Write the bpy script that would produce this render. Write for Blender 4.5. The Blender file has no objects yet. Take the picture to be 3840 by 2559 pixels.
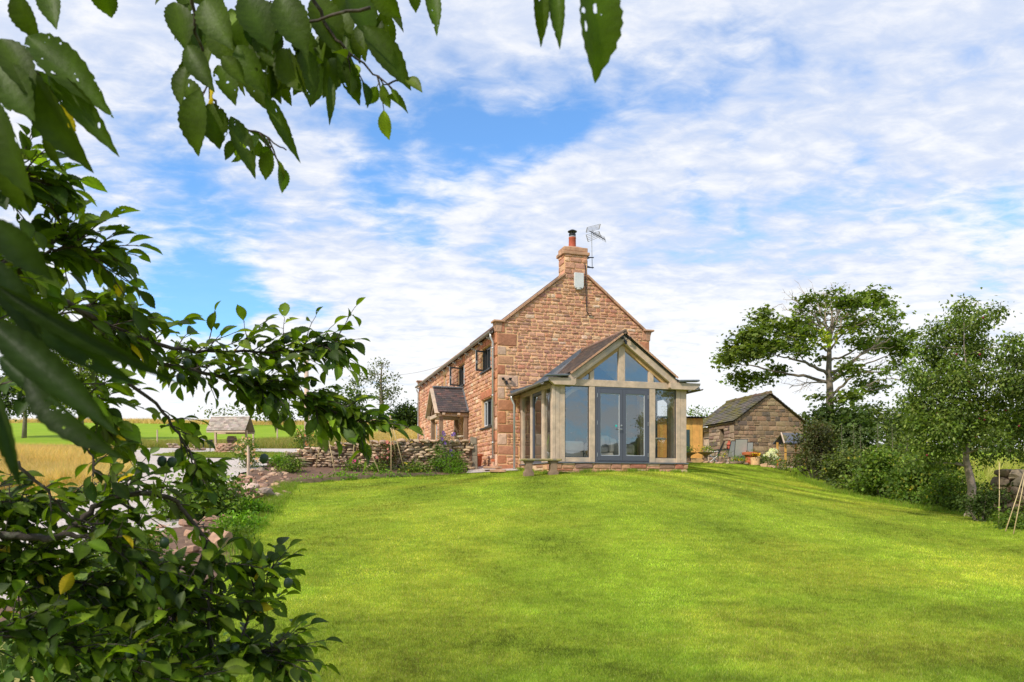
import bpy, bmesh, math, random
import numpy as np
from mathutils import Vector, Matrix
SUN_E=4.3; SKY_STR=.12; GRASS_N=1080000
CLOUD_A=(.70,.78,.96); CLOUD_B=(1.03,1.03,1.04); SKY_TINT=(1.25,1.85,2.2)
CLO=.46; CHI=.96
# px, py (2353-wide view), radius, weight : gaps of blue
BLOBS=[(1100,370,.085,.46),(1260,290,.06,.32),(960,415,.06,.28),(430,640,.12,.30),(520,710,.10,.34),(280,500,.12,.2),(1410,240,.06,.3),(1620,110,.06,.35),(2300,480,.07,.36),(2050,520,.06,.28),(620,740,.06,.25),(850,360,.08,.16),(1800,420,.05,.25),(1560,330,.04,.2),
((.667,-.73,.25),None,.5,.42),((.2,-.9,.5),None,.35,.35)]
random.seed(7); rng = np.random.default_rng(11)
sc = bpy.context.scene
COL = sc.collection
F, CX, HY, EYE = 2800.0, 1920.0, 1815.0, 1.6

# ---------------------------------------------------------------- helpers
def W(px, py, Y):            # native photo pixel at depth Y -> point in the place
    return Vector(((px-CX)/F*Y, Y, EYE+(HY-py)/F*Y))
def DP(px, py, Y):           # same for the 2353 px wide view
    return W(px*1.63196, py*1.63196, Y)

def tag(o, label=None, cat=None, group=None, kind=None):
    if label: o['label'] = label
    if cat: o['category'] = cat
    if group: o['group'] = group
    if kind: o['kind'] = kind
    return o
def empty(name, loc, rz=0.0, label=None, cat=None, group=None):
    o = bpy.data.objects.new(name, None); COL.objects.link(o)
    o.location = loc; o.rotation_euler = (0, 0, rz); o.empty_display_size = .2
    return tag(o, label, cat, group)
def copy_tree(o, parent=None):
    c = o.copy(); COL.objects.link(c); c.parent = parent
    for ch in list(o.children): copy_tree(ch, c)
    return c

class MB:
    def __init__(s): s.v=[]; s.f=[]; s.c=[]
    def poly(s, pts, col=(1,1,1)):
        n=len(s.v); s.v.extend([tuple(p) for p in pts]); s.f.append(tuple(range(n,n+len(pts)))); s.c.append(col)
    def mesh(s, vs, fs, col=(1,1,1)):
        n=len(s.v); s.v.extend([tuple(p) for p in vs])
        for f in fs: s.f.append(tuple(i+n for i in f)); s.c.append(col)
    def box(s, x0,x1,y0,y1,z0,z1, col=(1,1,1)):
        s.hexa([(x0,y0,z0),(x1,y0,z0),(x1,y1,z0),(x0,y1,z0),(x0,y0,z1),(x1,y0,z1),(x1,y1,z1),(x0,y1,z1)], col)
    def hexa(s, p, col=(1,1,1)):
        s.mesh(p, [(0,3,2,1),(4,5,6,7),(0,1,5,4),(1,2,6,5),(2,3,7,6),(3,0,4,7)], col)
    def beam(s, a, b, w, h, up=(0,0,1), col=(1,1,1)):   # bar from a to b, w across, h along up
        a=Vector(a); b=Vector(b); d=(b-a).normalized(); up=Vector(up)
        sd=d.cross(up)
        if sd.length<1e-4: sd=d.cross(Vector((1,0,0)))
        sd.normalize(); u=sd.cross(d).normalized()
        P=[]
        for q in (a,b):
            for (i,j) in ((-1,-1),(1,-1),(1,1),(-1,1)): P.append(q+sd*(i*w/2)+u*(j*h/2))
        s.mesh(P,[(0,1,2,3),(7,6,5,4),(0,4,5,1),(1,5,6,2),(2,6,7,3),(3,7,4,0)],col)
    def prism(s, pts, d, col=(1,1,1)):                  # polygon pts extruded by vector d
        n=len(pts); d=Vector(d); P=[Vector(p) for p in pts]; Q=[p+d for p in P]
        fs=[tuple(range(n))[::-1], tuple(range(n,2*n))]+[(i,(i+1)%n,(i+1)%n+n,i+n) for i in range(n)]
        s.mesh(P+Q,fs,col)
    def tube(s, pts, r, n=8, col=(1,1,1), cap=True):
        P=[Vector(p) for p in pts]; m=len(P)
        if not hasattr(r,'__len__'): r=[r]*m
        t=(P[1]-P[0]).normalized(); a=t.cross(Vector((.13,.21,1)))
        if a.length<1e-3: a=t.cross(Vector((1,0,0)))
        a.normalize(); base=len(s.v)
        for i in range(m):
            t=(P[min(i+1,m-1)]-P[max(i-1,0)])
            if t.length<1e-9: t=Vector((0,0,1))
            t.normalize(); a=(a-t*a.dot(t))
            if a.length<1e-6: a=t.orthogonal()
            a.normalize(); b=t.cross(a)
            for k in range(n):
                w=2*math.pi*k/n; s.v.append(tuple(P[i]+(a*math.cos(w)+b*math.sin(w))*r[i]))
        for i in range(m-1):
            for k in range(n):
                k2=(k+1)%n; s.f.append((base+i*n+k,base+i*n+k2,base+(i+1)*n+k2,base+(i+1)*n+k)); s.c.append(col)
        if cap:
            s.f.append(tuple(base+k for k in range(n))[::-1]); s.c.append(col)
            s.f.append(tuple(base+(m-1)*n+k for k in range(n))); s.c.append(col)
    def lathe(s, prof, n=16, c=(0,0,0), col=(1,1,1)):   # prof [(r,z)]
        base=len(s.v)
        for (r,z) in prof:
            for k in range(n):
                w=2*math.pi*k/n; s.v.append((c[0]+r*math.cos(w), c[1]+r*math.sin(w), c[2]+z))
        for i in range(len(prof)-1):
            for k in range(n):
                k2=(k+1)%n; s.f.append((base+i*n+k,base+i*n+k2,base+(i+1)*n+k2,base+(i+1)*n+k)); s.c.append(col)
        s.f.append(tuple(base+k for k in range(n))[::-1]); s.c.append(col)
        s.f.append(tuple(base+(len(prof)-1)*n+k for k in range(n))); s.c.append(col)
    def rock(s, c, sx, sy, sz, col=(1,1,1), rz=None, rough=.16, sub=1, flat=1.0):
        vs,fs=ICO[sub]; rz=random.uniform(0,6.28) if rz is None else rz
        cr,sr=math.cos(rz),math.sin(rz); off=Vector((random.uniform(-9,9),random.uniform(-9,9),0))
        # chop against random planes: angular stones
        pl=[(Vector((random.uniform(-1,1),random.uniform(-1,1),random.uniform(-.8,.9))).normalized(),random.uniform(.62,.9)) for _ in range(8)]
        out=[]
        for v in vs:
            q=Vector(v)
            q=Vector((math.copysign(abs(q.x)**.55,q.x),math.copysign(abs(q.y)**.55,q.y),math.copysign(abs(q.z)**.55,q.z)))
            for (n_,d_) in pl:
                k=q.dot(n_)-d_
                if k>0: q=q-n_*k
            q*=1+random.uniform(-rough,rough)*.6
            x,y,z=q.x*sx,q.y*sy,q.z*sz
            out.append((c[0]+x*cr-y*sr,c[1]+x*sr+y*cr,c[2]+z))
        s.mesh(out,fs,col)
    def build(s, name, mat, parent=None, smooth=False, bevel=0, loc=None):
        me=bpy.data.meshes.new(name); me.from_pydata(s.v,[],s.f)
        at=me.color_attributes.new('Col','FLOAT_COLOR','CORNER')
        buf=np.ones((len(me.loops),4),np.float32)
        cnt=np.array([len(f) for f in s.f]); cc=np.array(s.c,np.float32)[:,:3]
        buf[:,:3]=np.repeat(cc,cnt,axis=0); at.data.foreach_set('color',buf.ravel())
        if smooth: me.polygons.foreach_set('use_smooth',[True]*len(me.polygons))
        me.materials.append(mat); me.update()
        bm=bmesh.new(); bm.from_mesh(me); bmesh.ops.recalc_face_normals(bm,faces=bm.faces); bm.to_mesh(me); bm.free()
        o=bpy.data.objects.new(name,me); COL.objects.link(o); o.parent=parent
        if loc is not None: o.location=loc
        if bevel:
            b=o.modifiers.new('bevel','BEVEL'); b.width=bevel; b.segments=2; b.limit_method='ANGLE'
        return o
def _ico(sub):
    bm=bmesh.new(); bmesh.ops.create_icosphere(bm,subdivisions=sub,radius=1)
    r=([tuple(v.co) for v in bm.verts],[tuple(v.index for v in f.verts) for f in bm.faces]); bm.free(); return r
ICO={1:_ico(2),0:_ico(1),2:_ico(3)}

def np_mesh(name, V, faces, cols, mat, parent=None, smooth=False):
    V=np.asarray(V,np.float32).reshape(-1,3); faces=np.asarray(faces,np.int32); M,k=faces.shape
    me=bpy.data.meshes.new(name)
    me.vertices.add(len(V)); me.vertices.foreach_set('co',V.ravel())
    me.loops.add(M*k); me.loops.foreach_set('vertex_index',faces.ravel())
    me.polygons.add(M); me.polygons.foreach_set('loop_start',np.arange(0,M*k,k,dtype=np.int32))
    if smooth: me.polygons.foreach_set('use_smooth',np.ones(M,bool))
    me.update(calc_edges=True)
    if cols is not None:
        at=me.color_attributes.new('Col','FLOAT_COLOR','POINT')
        c=np.ones((len(V),4),np.float32); c[:,:3]=cols; at.data.foreach_set('color',c.ravel())
    me.materials.append(mat)
    o=bpy.data.objects.new(name,me); COL.objects.link(o); o.parent=parent; return o

# ---------------------------------------------------------------- materials
def mat(name, color=(.5,.5,.5), rough=.8, attr=False, ns=6.0, na=.25, bump=.0, bs=30.0, metal=0.0, transl=0.0,
        holes=False, emit=None, spec=.5, n2=None, bdist=.02):
    m=bpy.data.materials.new(name); m.use_nodes=True; nt=m.node_tree; N=nt.nodes; L=nt.links
    b=N['Principled BSDF']; out=N['Material Output']
    b.inputs['Roughness'].default_value=rough; b.inputs['Metallic'].default_value=metal
    b.inputs['Specular IOR Level'].default_value=spec
    tc=N.new('ShaderNodeTexCoord')
    if attr:
        a=N.new('ShaderNodeAttribute'); a.attribute_name='Col'; base=a.outputs['Color']
        if color!=(1,1,1):
            mm=N.new('ShaderNodeMix'); mm.data_type='RGBA'; mm.blend_type='MULTIPLY'; mm.inputs[0].default_value=1
            L.new(base,mm.inputs[6]); mm.inputs[7].default_value=(*color,1); base=mm.outputs[2]
    else:
        r=N.new('ShaderNodeRGB'); r.outputs[0].default_value=(*color,1); base=r.outputs[0]
    nz=N.new('ShaderNodeTexNoise'); nz.inputs['Scale'].default_value=ns; nz.inputs['Detail'].default_value=5
    nz.inputs['Roughness'].default_value=.65
    L.new(tc.outputs['Object'],nz.inputs['Vector'])
    mr=N.new('ShaderNodeMapRange'); mr.inputs[1].default_value=.3; mr.inputs[2].default_value=.7
    mr.inputs[3].default_value=1-na; mr.inputs[4].default_value=1+na; L.new(nz.outputs['Fac'],mr.inputs[0])
    mx=N.new('ShaderNodeVectorMath'); mx.operation='SCALE'; L.new(base,mx.inputs[0]); L.new(mr.outputs[0],mx.inputs['Scale'])
    colout=mx.outputs[0]
    if n2:      # second colour in patches: (color, scale, lo, hi)
        n2n=N.new('ShaderNodeTexNoise'); n2n.inputs['Scale'].default_value=n2[1]; n2n.inputs['Detail'].default_value=6
        L.new(tc.outputs['Object'],n2n.inputs['Vector'])
        m2=N.new('ShaderNodeMapRange'); m2.inputs[1].default_value=n2[2]; m2.inputs[2].default_value=n2[3]; L.new(n2n.outputs['Fac'],m2.inputs[0])
        mi=N.new('ShaderNodeMix'); mi.data_type='RGBA'; L.new(m2.outputs[0],mi.inputs[0]); L.new(colout,mi.inputs[6]); mi.inputs[7].default_value=(*n2[0],1)
        colout=mi.outputs[2]
    L.new(colout,b.inputs['Base Color'])
    if bump:
        bn=N.new('ShaderNodeTexNoise'); bn.inputs['Scale'].default_value=bs; bn.inputs['Detail'].default_value=4
        L.new(tc.outputs['Object'],bn.inputs['Vector'])
        bp=N.new('ShaderNodeBump'); bp.inputs['Strength'].default_value=bump; bp.inputs['Distance'].default_value=bdist
        L.new(bn.outputs['Fac'],bp.inputs['Height']); L.new(bp.outputs[0],b.inputs['Normal'])
    sh=b.outputs[0]
    if transl:
        t=N.new('ShaderNodeBsdfTranslucent'); 
        tm=N.new('ShaderNodeMix'); tm.data_type='RGBA'; tm.blend_type='MULTIPLY'; tm.inputs[0].default_value=1
        L.new(colout,tm.inputs[6]); tm.inputs[7].default_value=(1.5,1.6,.5,1); L.new(tm.outputs[2],t.inputs['Color'])
        ms=N.new('ShaderNodeMixShader'); ms.inputs[0].default_value=transl; L.new(sh,ms.inputs[1]); L.new(t.outputs[0],ms.inputs[2]); sh=ms.outputs[0]
    if holes:
        h=N.new('ShaderNodeTexNoise'); h.inputs['Scale'].default_value=75; h.inputs['Detail'].default_value=1.5
        L.new(tc.outputs['Object'],h.inputs['Vector'])
        h2=N.new('ShaderNodeTexNoise'); h2.inputs['Scale'].default_value=9; L.new(tc.outputs['Object'],h2.inputs['Vector'])
        ad=N.new('ShaderNodeMath'); ad.operation='MULTIPLY_ADD'; ad.inputs[1].default_value=.45; L.new(h2.outputs['Fac'],ad.inputs[0]); L.new(h.outputs['Fac'],ad.inputs[2])
        g=N.new('ShaderNodeMath'); g.operation='GREATER_THAN'; g.inputs[1].default_value=.962; L.new(ad.outputs[0],g.inputs[0])
        tr=N.new('ShaderNodeBsdfTransparent'); ms=N.new('ShaderNodeMixShader'); L.new(g.outputs[0],ms.inputs[0]); L.new(sh,ms.inputs[1]); L.new(tr.outputs[0],ms.inputs[2]); sh=ms.outputs[0]
    if sh!=b.outputs[0]: L.new(sh,out.inputs['Surface'])
    return m

def glass_mat(name, ior=2.2, tint=(.85,.9,.88)):
    m=bpy.data.materials.new(name); m.use_nodes=True; nt=m.node_tree; N=nt.nodes; L=nt.links
    N.remove(N['Principled BSDF']); out=N['Material Output']
    fr=N.new('ShaderNodeFresnel'); ge=N.new('ShaderNodeNewGeometry'); mi=N.new('ShaderNodeMapRange')   # same strength from either face of the sheet
    mi.inputs[3].default_value=ior; mi.inputs[4].default_value=1/ior; L.new(ge.outputs['Backfacing'],mi.inputs[0]); L.new(mi.outputs[0],fr.inputs[0])
    tr=N.new('ShaderNodeBsdfTransparent'); tr.inputs[0].default_value=(*tint,1)
    gl=N.new('ShaderNodeBsdfGlossy'); gl.inputs['Roughness'].default_value=.0; gl.inputs['Color'].default_value=(.66,.74,.80,1)
    nz=N.new('ShaderNodeTexNoise'); nz.inputs['Scale'].default_value=1.3; bp=N.new('ShaderNodeBump'); bp.inputs['Strength'].default_value=.12; bp.inputs['Distance'].default_value=.03
    tc=N.new('ShaderNodeTexCoord'); L.new(tc.outputs['Object'],nz.inputs['Vector']); L.new(nz.outputs['Fac'],bp.inputs['Height']); L.new(bp.outputs[0],gl.inputs['Normal'])
    ms=N.new('ShaderNodeMixShader'); L.new(fr.outputs[0],ms.inputs[0]); L.new(tr.outputs[0],ms.inputs[1]); L.new(gl.outputs[0],ms.inputs[2]); L.new(ms.outputs[0],out.inputs['Surface'])
    return m

M={}
M['stone']=mat('sandstone',(1,1,1),.9,attr=True,ns=9,na=.22,bump=.5,bs=28)
M['stone_plain']=mat('dressed_sandstone',(.60,.34,.20),.9,ns=7,na=.25,bump=.4,bs=24)
M['coping']=mat('coping_stone',(.46,.26,.155),.9,ns=5,na=.3,bump=.3,bs=24,n2=((.10,.08,.06),3.,.55,.75))
M['mortar']=mat('lime_mortar',(.72,.44,.22),.95,ns=12,na=.2,bump=.3,bs=60)
M['barnmortar']=mat('old_mortar',(.25,.185,.115),.95,ns=12,na=.3,bump=.3,bs=60)
M['oak']=mat('weathered_oak',(.54,.40,.285),.75,ns=5,na=.22,bump=.3,bs=40,n2=((.38,.32,.265),2.2,.5,.75))
M['oak_new']=mat('honey_oak',(.52,.32,.14),.7,ns=5,na=.2,bump=.2,bs=40)
M['oak_dark']=mat('grey_brown_oak',(.23,.15,.095),.8,ns=5,na=.3,bump=.25,bs=40)
M['grey']=mat('grey_painted_frame',(.085,.09,.115),.45,ns=3,na=.06)
M['darkframe']=mat('dark_window_frame',(.035,.04,.045),.4,ns=3,na=.1)
M['lightedge']=mat('pale_window_edge',(.50,.52,.54),.4,ns=3,na=.06)
M['zinc']=mat('galvanised_steel',(.50,.50,.49),.4,metal=.6,ns=5,na=.15)
M['gutter']=mat('gutter_steel',(.23,.21,.175),.5,metal=.3,ns=5,na=.25)
M['lead']=mat('lead_flashing',(.13,.14,.155),.55,ns=4,na=.3,bump=.25,bs=8)
M['tile']=mat('clay_tiles',(1,1,1),.85,attr=True,ns=14,na=.2,bump=.3,bs=50)
M['slate']=mat('slates',(1,1,1),.7,attr=True,ns=8,na=.25,bump=.3,bs=30,n2=((.13,.11,.02),1.3,.44,.6))
M['shingle']=mat('cedar_shingles',(1,1,1),.85,attr=True,ns=20,na=.2,bump=.3,bs=50)
M['black']=mat('black_plastic',(.012,.012,.014),.4,ns=3,na=.1)
M['white']=mat('white_casing',(.62,.62,.60),.45,ns=5,na=.07)
M['terracotta']=mat('terracotta',(.50,.14,.055),.8,ns=8,na=.18)
M['redpot']=mat('red_clay_pot',(.42,.085,.04),.7,ns=8,na=.12)
M['drystone']=mat('dry_stone',(1,1,1),.92,attr=True,ns=7,na=.28,bump=.6,bs=22)
M['rock']=mat('loose_rock',(1,1,1),.92,attr=True,ns=5,na=.25,bump=.6,bs=18)
M['leaf']=mat('leaves',(1,1,1),.6,attr=True,ns=3,na=.2,transl=.35,spec=.2)
M['nearleaf']=mat('plum_leaves',(1,1,1),.5,attr=True,ns=25,na=.25,transl=.42,holes=True,spec=.22,bump=.3,bs=90,bdist=.004)
M['flower']=mat('petals',(1,1,1),.6,attr=True,ns=3,na=.1,transl=.3)
M['palebark']=mat('pale_bark',(.30,.23,.18),.9,ns=14,na=.35,bump=.5,bs=40)
M['bark']=mat('grey_bark',(.20,.165,.12),.95,ns=8,na=.4,bump=.6,bs=25)
M['plumbark']=mat('plum_bark',(.050,.036,.027),.9,ns=40,na=.5,bump=.9,bs=60,n2=((.12,.115,.08),30.,.58,.68),bdist=.006)
M['deadwood']=mat('bleached_wood',(.36,.29,.22),.9,ns=8,na=.25)
M['soil']=mat('soil',(.15,.085,.052),.95,ns=9,na=.35,bump=.8,bs=14,bdist=.05)
M['gravel']=mat('pale_gravel',(.50,.435,.39),.95,ns=22,na=.4,bump=1.0,bs=38,n2=((.42,.34,.28),1.3,.52,.8))
M['cane']=mat('bamboo_cane',(.50,.37,.19),.6,ns=12,na=.25)
M['timber']=mat('larch_cladding',(.62,.33,.07),.7,attr=True,ns=4,na=.2)
M['cream']=mat('cream_upholstery',(.70,.64,.52),.9,ns=8,na=.08)
M['cabinet']=mat('white_cabinet',(.6,.62,.6),.5,ns=3,na=.03)
M['floor']=mat('stone_floor',(.38,.31,.23),.6,ns=3,na=.15)
M['plaster']=mat('interior_plaster',(.68,.64,.56),.9,ns=3,na=.06)
M['darkpanel']=mat('dim_room_panel',(.20,.17,.13),.9,ns=2,na=.15)  # dark tone stands in for the dim back of the garden room
M['brass']=mat('brass',(.25,.16,.05),.35,metal=.8)
M['teal']=mat('teal_sticker',(.02,.45,.40),.5)
M['greypad']=mat('grey_mesh_fabric',(.46,.46,.43),.7,ns=5,na=.06)
M['greenmetal']=mat('dark_green_metal',(.03,.06,.055),.45)
M['glass']=glass_mat('window_glass',3.0,(.94,.96,.95))
M['glass_dark']=glass_mat('dark_window_glass',1.9,(.75,.8,.8))

# ---------------------------------------------------------------- terrain
CP=np.array([(-8,-8,-.3),(0,-8,-.3),(8,-8,-.3),(0,0,0),(-3,3,0),(4,3,0),(0,6,.05),(-3.2,7,.1),(7,8,.22),(0,10,.42),(-3.9,10.5,.5),(7,13,.62),
(0,14,1.02),(-4.42,12.5,.74),(-5.16,16.5,1.12),(2.5,17.5,1.62),(-2,18,1.5),(3.2,20.6,1.88),(5.4,21.9,1.9),(-.46,23.3,2.02),(-2.26,22.4,1.84),
(-5.8,20,1.6),(-4,23.5,2.13),(-7.3,22.4,2.12),(10,14.6,.77),(10,16.3,.86),(10,18.6,.975),(10,20.8,1.14),(10,23.7,1.42),(10,27,1.87),(7,26,2.1),
(9,30.5,2.43),(12.5,18,.9),(11,36,2.35),(7,34,2.25),(9,32.3,2.25),(-7.2,17,1.36),(-6,11,.62),(-8,8,.35),(-12.7,25,1.95),(-14.3,38,3.16),(-10,40,3.25),(-8,30,2.5),
(-18,25,2.3),(-5,37,3.1),(-6,46,4.1),(-20,55,4.64),(-30,80,7.2),(-30,100,9.6),(0,100,9.4),(-60,100,9.8),(-60,60,5),(-30,30,2.8),(-15,12,.8),
(23,35,2.66),(15,25,1.6),(25,60,4.2),(40,100,7),(14,14,.8),(20,20,1.6),(0,55,4.8),(0,150,6),(-90,150,6),(90,150,5),(-200,100,2),(200,100,2),
(-300,300,-8),(0,300,-10),(300,300,-8),(-150,-60,-3),(150,-60,-3),(0,-80,-3),(-300,-300,-3),(300,-300,-3),(0,-300,-3),(300,0,0),(-300,0,0)],float)
def _tps():
    P=CP[:,:2]; n=len(P); d=np.hypot(*(P[:,None]-P[None]).transpose(2,0,1))
    K=np.where(d>0,d*d*np.log(d+1e-12),0)+np.eye(n)*.15
    A=np.zeros((n+3,n+3)); A[:n,:n]=K; A[:n,n]=1; A[:n,n+1:]=P; A[n,:n]=1; A[n+1:,:n]=P.T
    return np.linalg.solve(A,np.concatenate([CP[:,2],[0,0,0]]))
_w=_tps()
def hz(x,y):
    x=np.asarray(x,float); y=np.asarray(y,float); sh=x.shape; x=x.ravel(); y=y.ravel(); out=np.empty(len(x))
    for i in range(0,len(x),20000):
        a=x[i:i+20000]; b=y[i:i+20000]
        d2=(a[:,None]-CP[:,0])**2+(b[:,None]-CP[:,1])**2
        out[i:i+20000]=(np.where(d2>0,.5*d2*np.log(d2+1e-12),0)@_w[:-3])+_w[-3]+_w[-2]*a+_w[-1]*b
    return out.reshape(sh)
def gz(x,y): return float(hz([x],[y])[0])
def G(x,y,dz=0.0): return Vector((x,y,gz(x,y)+dz))

def interp(pts, t): a=np.array(pts,float); return np.interp(t,a[:,0],a[:,1])
def sheet(name, X, Y, off, m, kind='structure', amp=0.0):
    Z=hz(X,Y)+off
    if amp: Z=Z+rng.uniform(-amp,amp,Z.shape)
    n,k=X.shape; V=np.stack([X,Y,Z],-1).reshape(-1,3)
    i,j=np.meshgrid(np.arange(n-1),np.arange(k-1),indexing='ij'); a=(i*k+j).ravel()
    fs=np.stack([a,a+1,a+k+1,a+k],-1)
    o=np_mesh(name,V,fs,None,m,smooth=True); o['kind']=kind; return o
def ribbon(name, left, right, y0, y1, ny, nx, off, m, wob=0.0, **k):
    y=np.linspace(y0,y1,ny); xl=interp(left,y); xr=interp(right,y)
    if wob: xl=xl+wob*(np.sin(y*1.9)+.6*np.sin(y*4.7+1)); xr=xr+wob*(np.sin(y*2.3+2)+.6*np.sin(y*5.3))
    s=np.linspace(0,1,nx)[None]; X=xl[:,None]*(1-s)+xr[:,None]*s; Y=np.repeat(y[:,None],nx,1)
    return sheet(name,X,Y,off,m,**k)
def loft(name, A, B, n, k, off, m, **kw):
    def res(P,n):
        P=np.array(P,float); d=np.concatenate([[0],np.cumsum(np.hypot(*np.diff(P,axis=0).T))]); t=np.linspace(0,d[-1],n)
        return np.stack([np.interp(t,d,P[:,0]),np.interp(t,d,P[:,1])],-1)
    a=res(A,n); b=res(B,n); s=np.linspace(0,1,k)[None,:,None]; P=a[:,None]*(1-s)+b[:,None]*s
    return sheet(name,P[...,0],P[...,1],off,m,**kw)

# ---------------------------------------------------------------- camera, sky, sun
cam=bpy.data.cameras.new('camera'); co=bpy.data.objects.new('camera',cam); COL.objects.link(co); sc.camera=co
co.location=(0,0,EYE); co.rotation_euler=(math.radians(90),0,0)
cam.sensor_width=36; cam.lens=F/3840*36; cam.shift_y=(HY-1279.5)/3840; cam.clip_start=.05; cam.clip_end=3000
cam.dof.use_dof=True; cam.dof.focus_distance=18; cam.dof.aperture_fstop=11
sc.view_settings.view_transform='Standard'; sc.view_settings.look='None'; sc.view_settings.exposure=0; sc.view_settings.gamma=1
SUN_AZ=Vector((-.64,-.77,0)).normalized(); SUN_EL=math.radians(43)
sd=Vector((SUN_AZ.x*math.cos(SUN_EL),SUN_AZ.y*math.cos(SUN_EL),math.sin(SUN_EL)))
sl=bpy.data.lights.new('sun','SUN'); sl.energy=SUN_E; sl.angle=math.radians(2.5); sl.color=(1,.93,.82)
so=bpy.data.objects.new('sun',sl); COL.objects.link(so); so.rotation_euler=(-sd).to_track_quat('-Z','Y').to_euler(); so.location=(-20,-20,30)

def build_sky():
    w=bpy.data.worlds.new('World'); sc.world=w; w.use_nodes=True; nt=w.node_tree; N=nt.nodes; L=nt.links
    bg=N['Background']; bg.inputs['Strength'].default_value=SKY_STR
    sk=N.new('ShaderNodeTexSky'); sk.sky_type='NISHITA'; sk.sun_disc=False; sk.sun_elevation=SUN_EL
    sk.sun_rotation=math.atan2(SUN_AZ.x,SUN_AZ.y); sk.air_density=1.0; sk.dust_density=.6; sk.ozone_density=3.5
    tc=N.new('ShaderNodeTexCoord'); D=tc.outputs['Generated']
    def math_(op,a,b=None,c=None,clamp=False):
        n=N.new('ShaderNodeMath'); n.operation=op; n.use_clamp=clamp
        for i,x in enumerate((a,b,c)):
            if x is None: continue
            if isinstance(x,(int,float)): n.inputs[i].default_value=x
            else: L.new(x,n.inputs[i])
        return n.outputs[0]
    nrm=N.new('ShaderNodeVectorMath'); nrm.operation='NORMALIZE'; L.new(D,nrm.inputs[0]); D=nrm.outputs[0]
    sp=N.new('ShaderNodeSeparateXYZ'); L.new(D,sp.inputs[0]); x,y,z=sp.outputs
    zc=math_('ADD',math_('MAXIMUM',z,0.0),.16)
    px=math_('DIVIDE',x,zc); py=math_('DIVIDE',y,zc)
    cb=N.new('ShaderNodeCombineXYZ'); L.new(px,cb.inputs[0]); L.new(py,cb.inputs[1])
    def noise(scale,detail,rough,rot,sx,sy,loc=(0,0,0),dist=0.0):
        mp=N.new('ShaderNodeMapping'); mp.inputs['Rotation'].default_value=(0,0,rot); mp.inputs['Scale'].default_value=(sx,sy,1); mp.inputs['Location'].default_value=loc
        L.new(cb.outputs[0],mp.inputs[0]); n=N.new('ShaderNodeTexNoise'); n.inputs['Scale'].default_value=scale; n.inputs['Detail'].default_value=detail
        n.inputs['Roughness'].default_value=rough; n.inputs['Distortion'].default_value=dist; L.new(mp.outputs[0],n.inputs['Vector']); return n.outputs['Fac']
    n1=noise(1.5,7,.55,math.radians(-35),1.0,1.8,(3.1,1.7,0),.25)      # broad banks
    n2=noise(10.5,6,.6,math.radians(-35),1,1.5,(7,2,0),.3)             # mackerel ripples
    n3=noise(2.6,3,.5,math.radians(-35),1,2.2,(1,9,0),.2)
    def blob(pxx,pyy,r,wt,str_=1.0):   # where the bank thins, given as a direction in the sky
        d=Vector(((pxx*1.632-CX)/F,1,(HY-pyy*1.632)/F)).normalized() if pyy is not None else Vector(pxx).normalized()
        df=N.new('ShaderNodeVectorMath'); df.operation='DISTANCE'
        wn=N.new('ShaderNodeVectorMath'); wn.operation='MULTIPLY_ADD'
        nn=N.new('ShaderNodeTexNoise'); nn.inputs['Scale'].default_value=6; nn.inputs['Detail'].default_value=3; L.new(D,nn.inputs['Vector'])
        sb=N.new('ShaderNodeVectorMath'); sb.operation='SUBTRACT'; L.new(nn.outputs['Color'],sb.inputs[0]); sb.inputs[1].default_value=(.5,.5,.5)
        L.new(sb.outputs[0],wn.inputs[0]); wn.inputs[1].default_value=(.35,.35,.35); L.new(D,wn.inputs[2])
        L.new(wn.outputs[0],df.inputs[0]); df.inputs[1].default_value=tuple(d)
        q=math_('DIVIDE',df.outputs['Value'],r); q=math_('MULTIPLY',q,q); e=math_('POWER',2.718,math_('MULTIPLY',q,-1.0))
        return math_('MULTIPLY',e,wt)
    tot=None
    for b in BLOBS:
        v=blob(*b); tot=v if tot is None else math_('ADD',tot,v)
    base=math_('ADD',math_('MULTIPLY',n1,1.1),math_('MULTIPLY',n2,.62))
    base=math_('ADD',base,math_('MULTIPLY',n3,.25))
    base=math_('SUBTRACT',base,tot)
    hor=math_('MULTIPLY',math_('SUBTRACT',.34,z,None),1.0,None,True)   # towards the horizon banks close up
    base=math_('ADD',base,math_('MULTIPLY',hor,.8))
    cov=N.new('ShaderNodeMapRange'); cov.interpolation_type='SMOOTHSTEP'; cov.inputs[1].default_value=CLO; cov.inputs[2].default_value=CHI; L.new(base,cov.inputs[0])
    th=N.new('ShaderNodeMapRange'); th.interpolation_type='SMOOTHSTEP'; th.inputs[1].default_value=.75; th.inputs[2].default_value=1.15
    L.new(math_('ADD',math_('ADD',math_('MULTIPLY',n2,.55),math_('MULTIPLY',n1,.5)),math_('MULTIPLY',hor,.9)),th.inputs[0])
    th.inputs[1].default_value=.46; th.inputs[2].default_value=.72
    cc=N.new('ShaderNodeMix'); cc.data_type='RGBA'; L.new(th.outputs[0],cc.inputs[0])
    cc.inputs[6].default_value=(*[q/SKY_STR for q in CLOUD_A],1); cc.inputs[7].default_value=(*[q/SKY_STR for q in CLOUD_B],1)
    tint=N.new('ShaderNodeMix'); tint.data_type='RGBA'; tint.blend_type='MULTIPLY'; tint.inputs[0].default_value=1; L.new(sk.outputs[0],tint.inputs[6]); tint.inputs[7].default_value=(*SKY_TINT,1)
    mx=N.new('ShaderNodeMix'); mx.data_type='RGBA'; L.new(math_('MULTIPLY_ADD',cov.outputs[0],.93,.04),mx.inputs[0]); L.new(tint.outputs[2],mx.inputs[6]); L.new(cc.outputs[2],mx.inputs[7])
    L.new(mx.outputs[2],bg.inputs['Color'])
build_sky()
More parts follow.
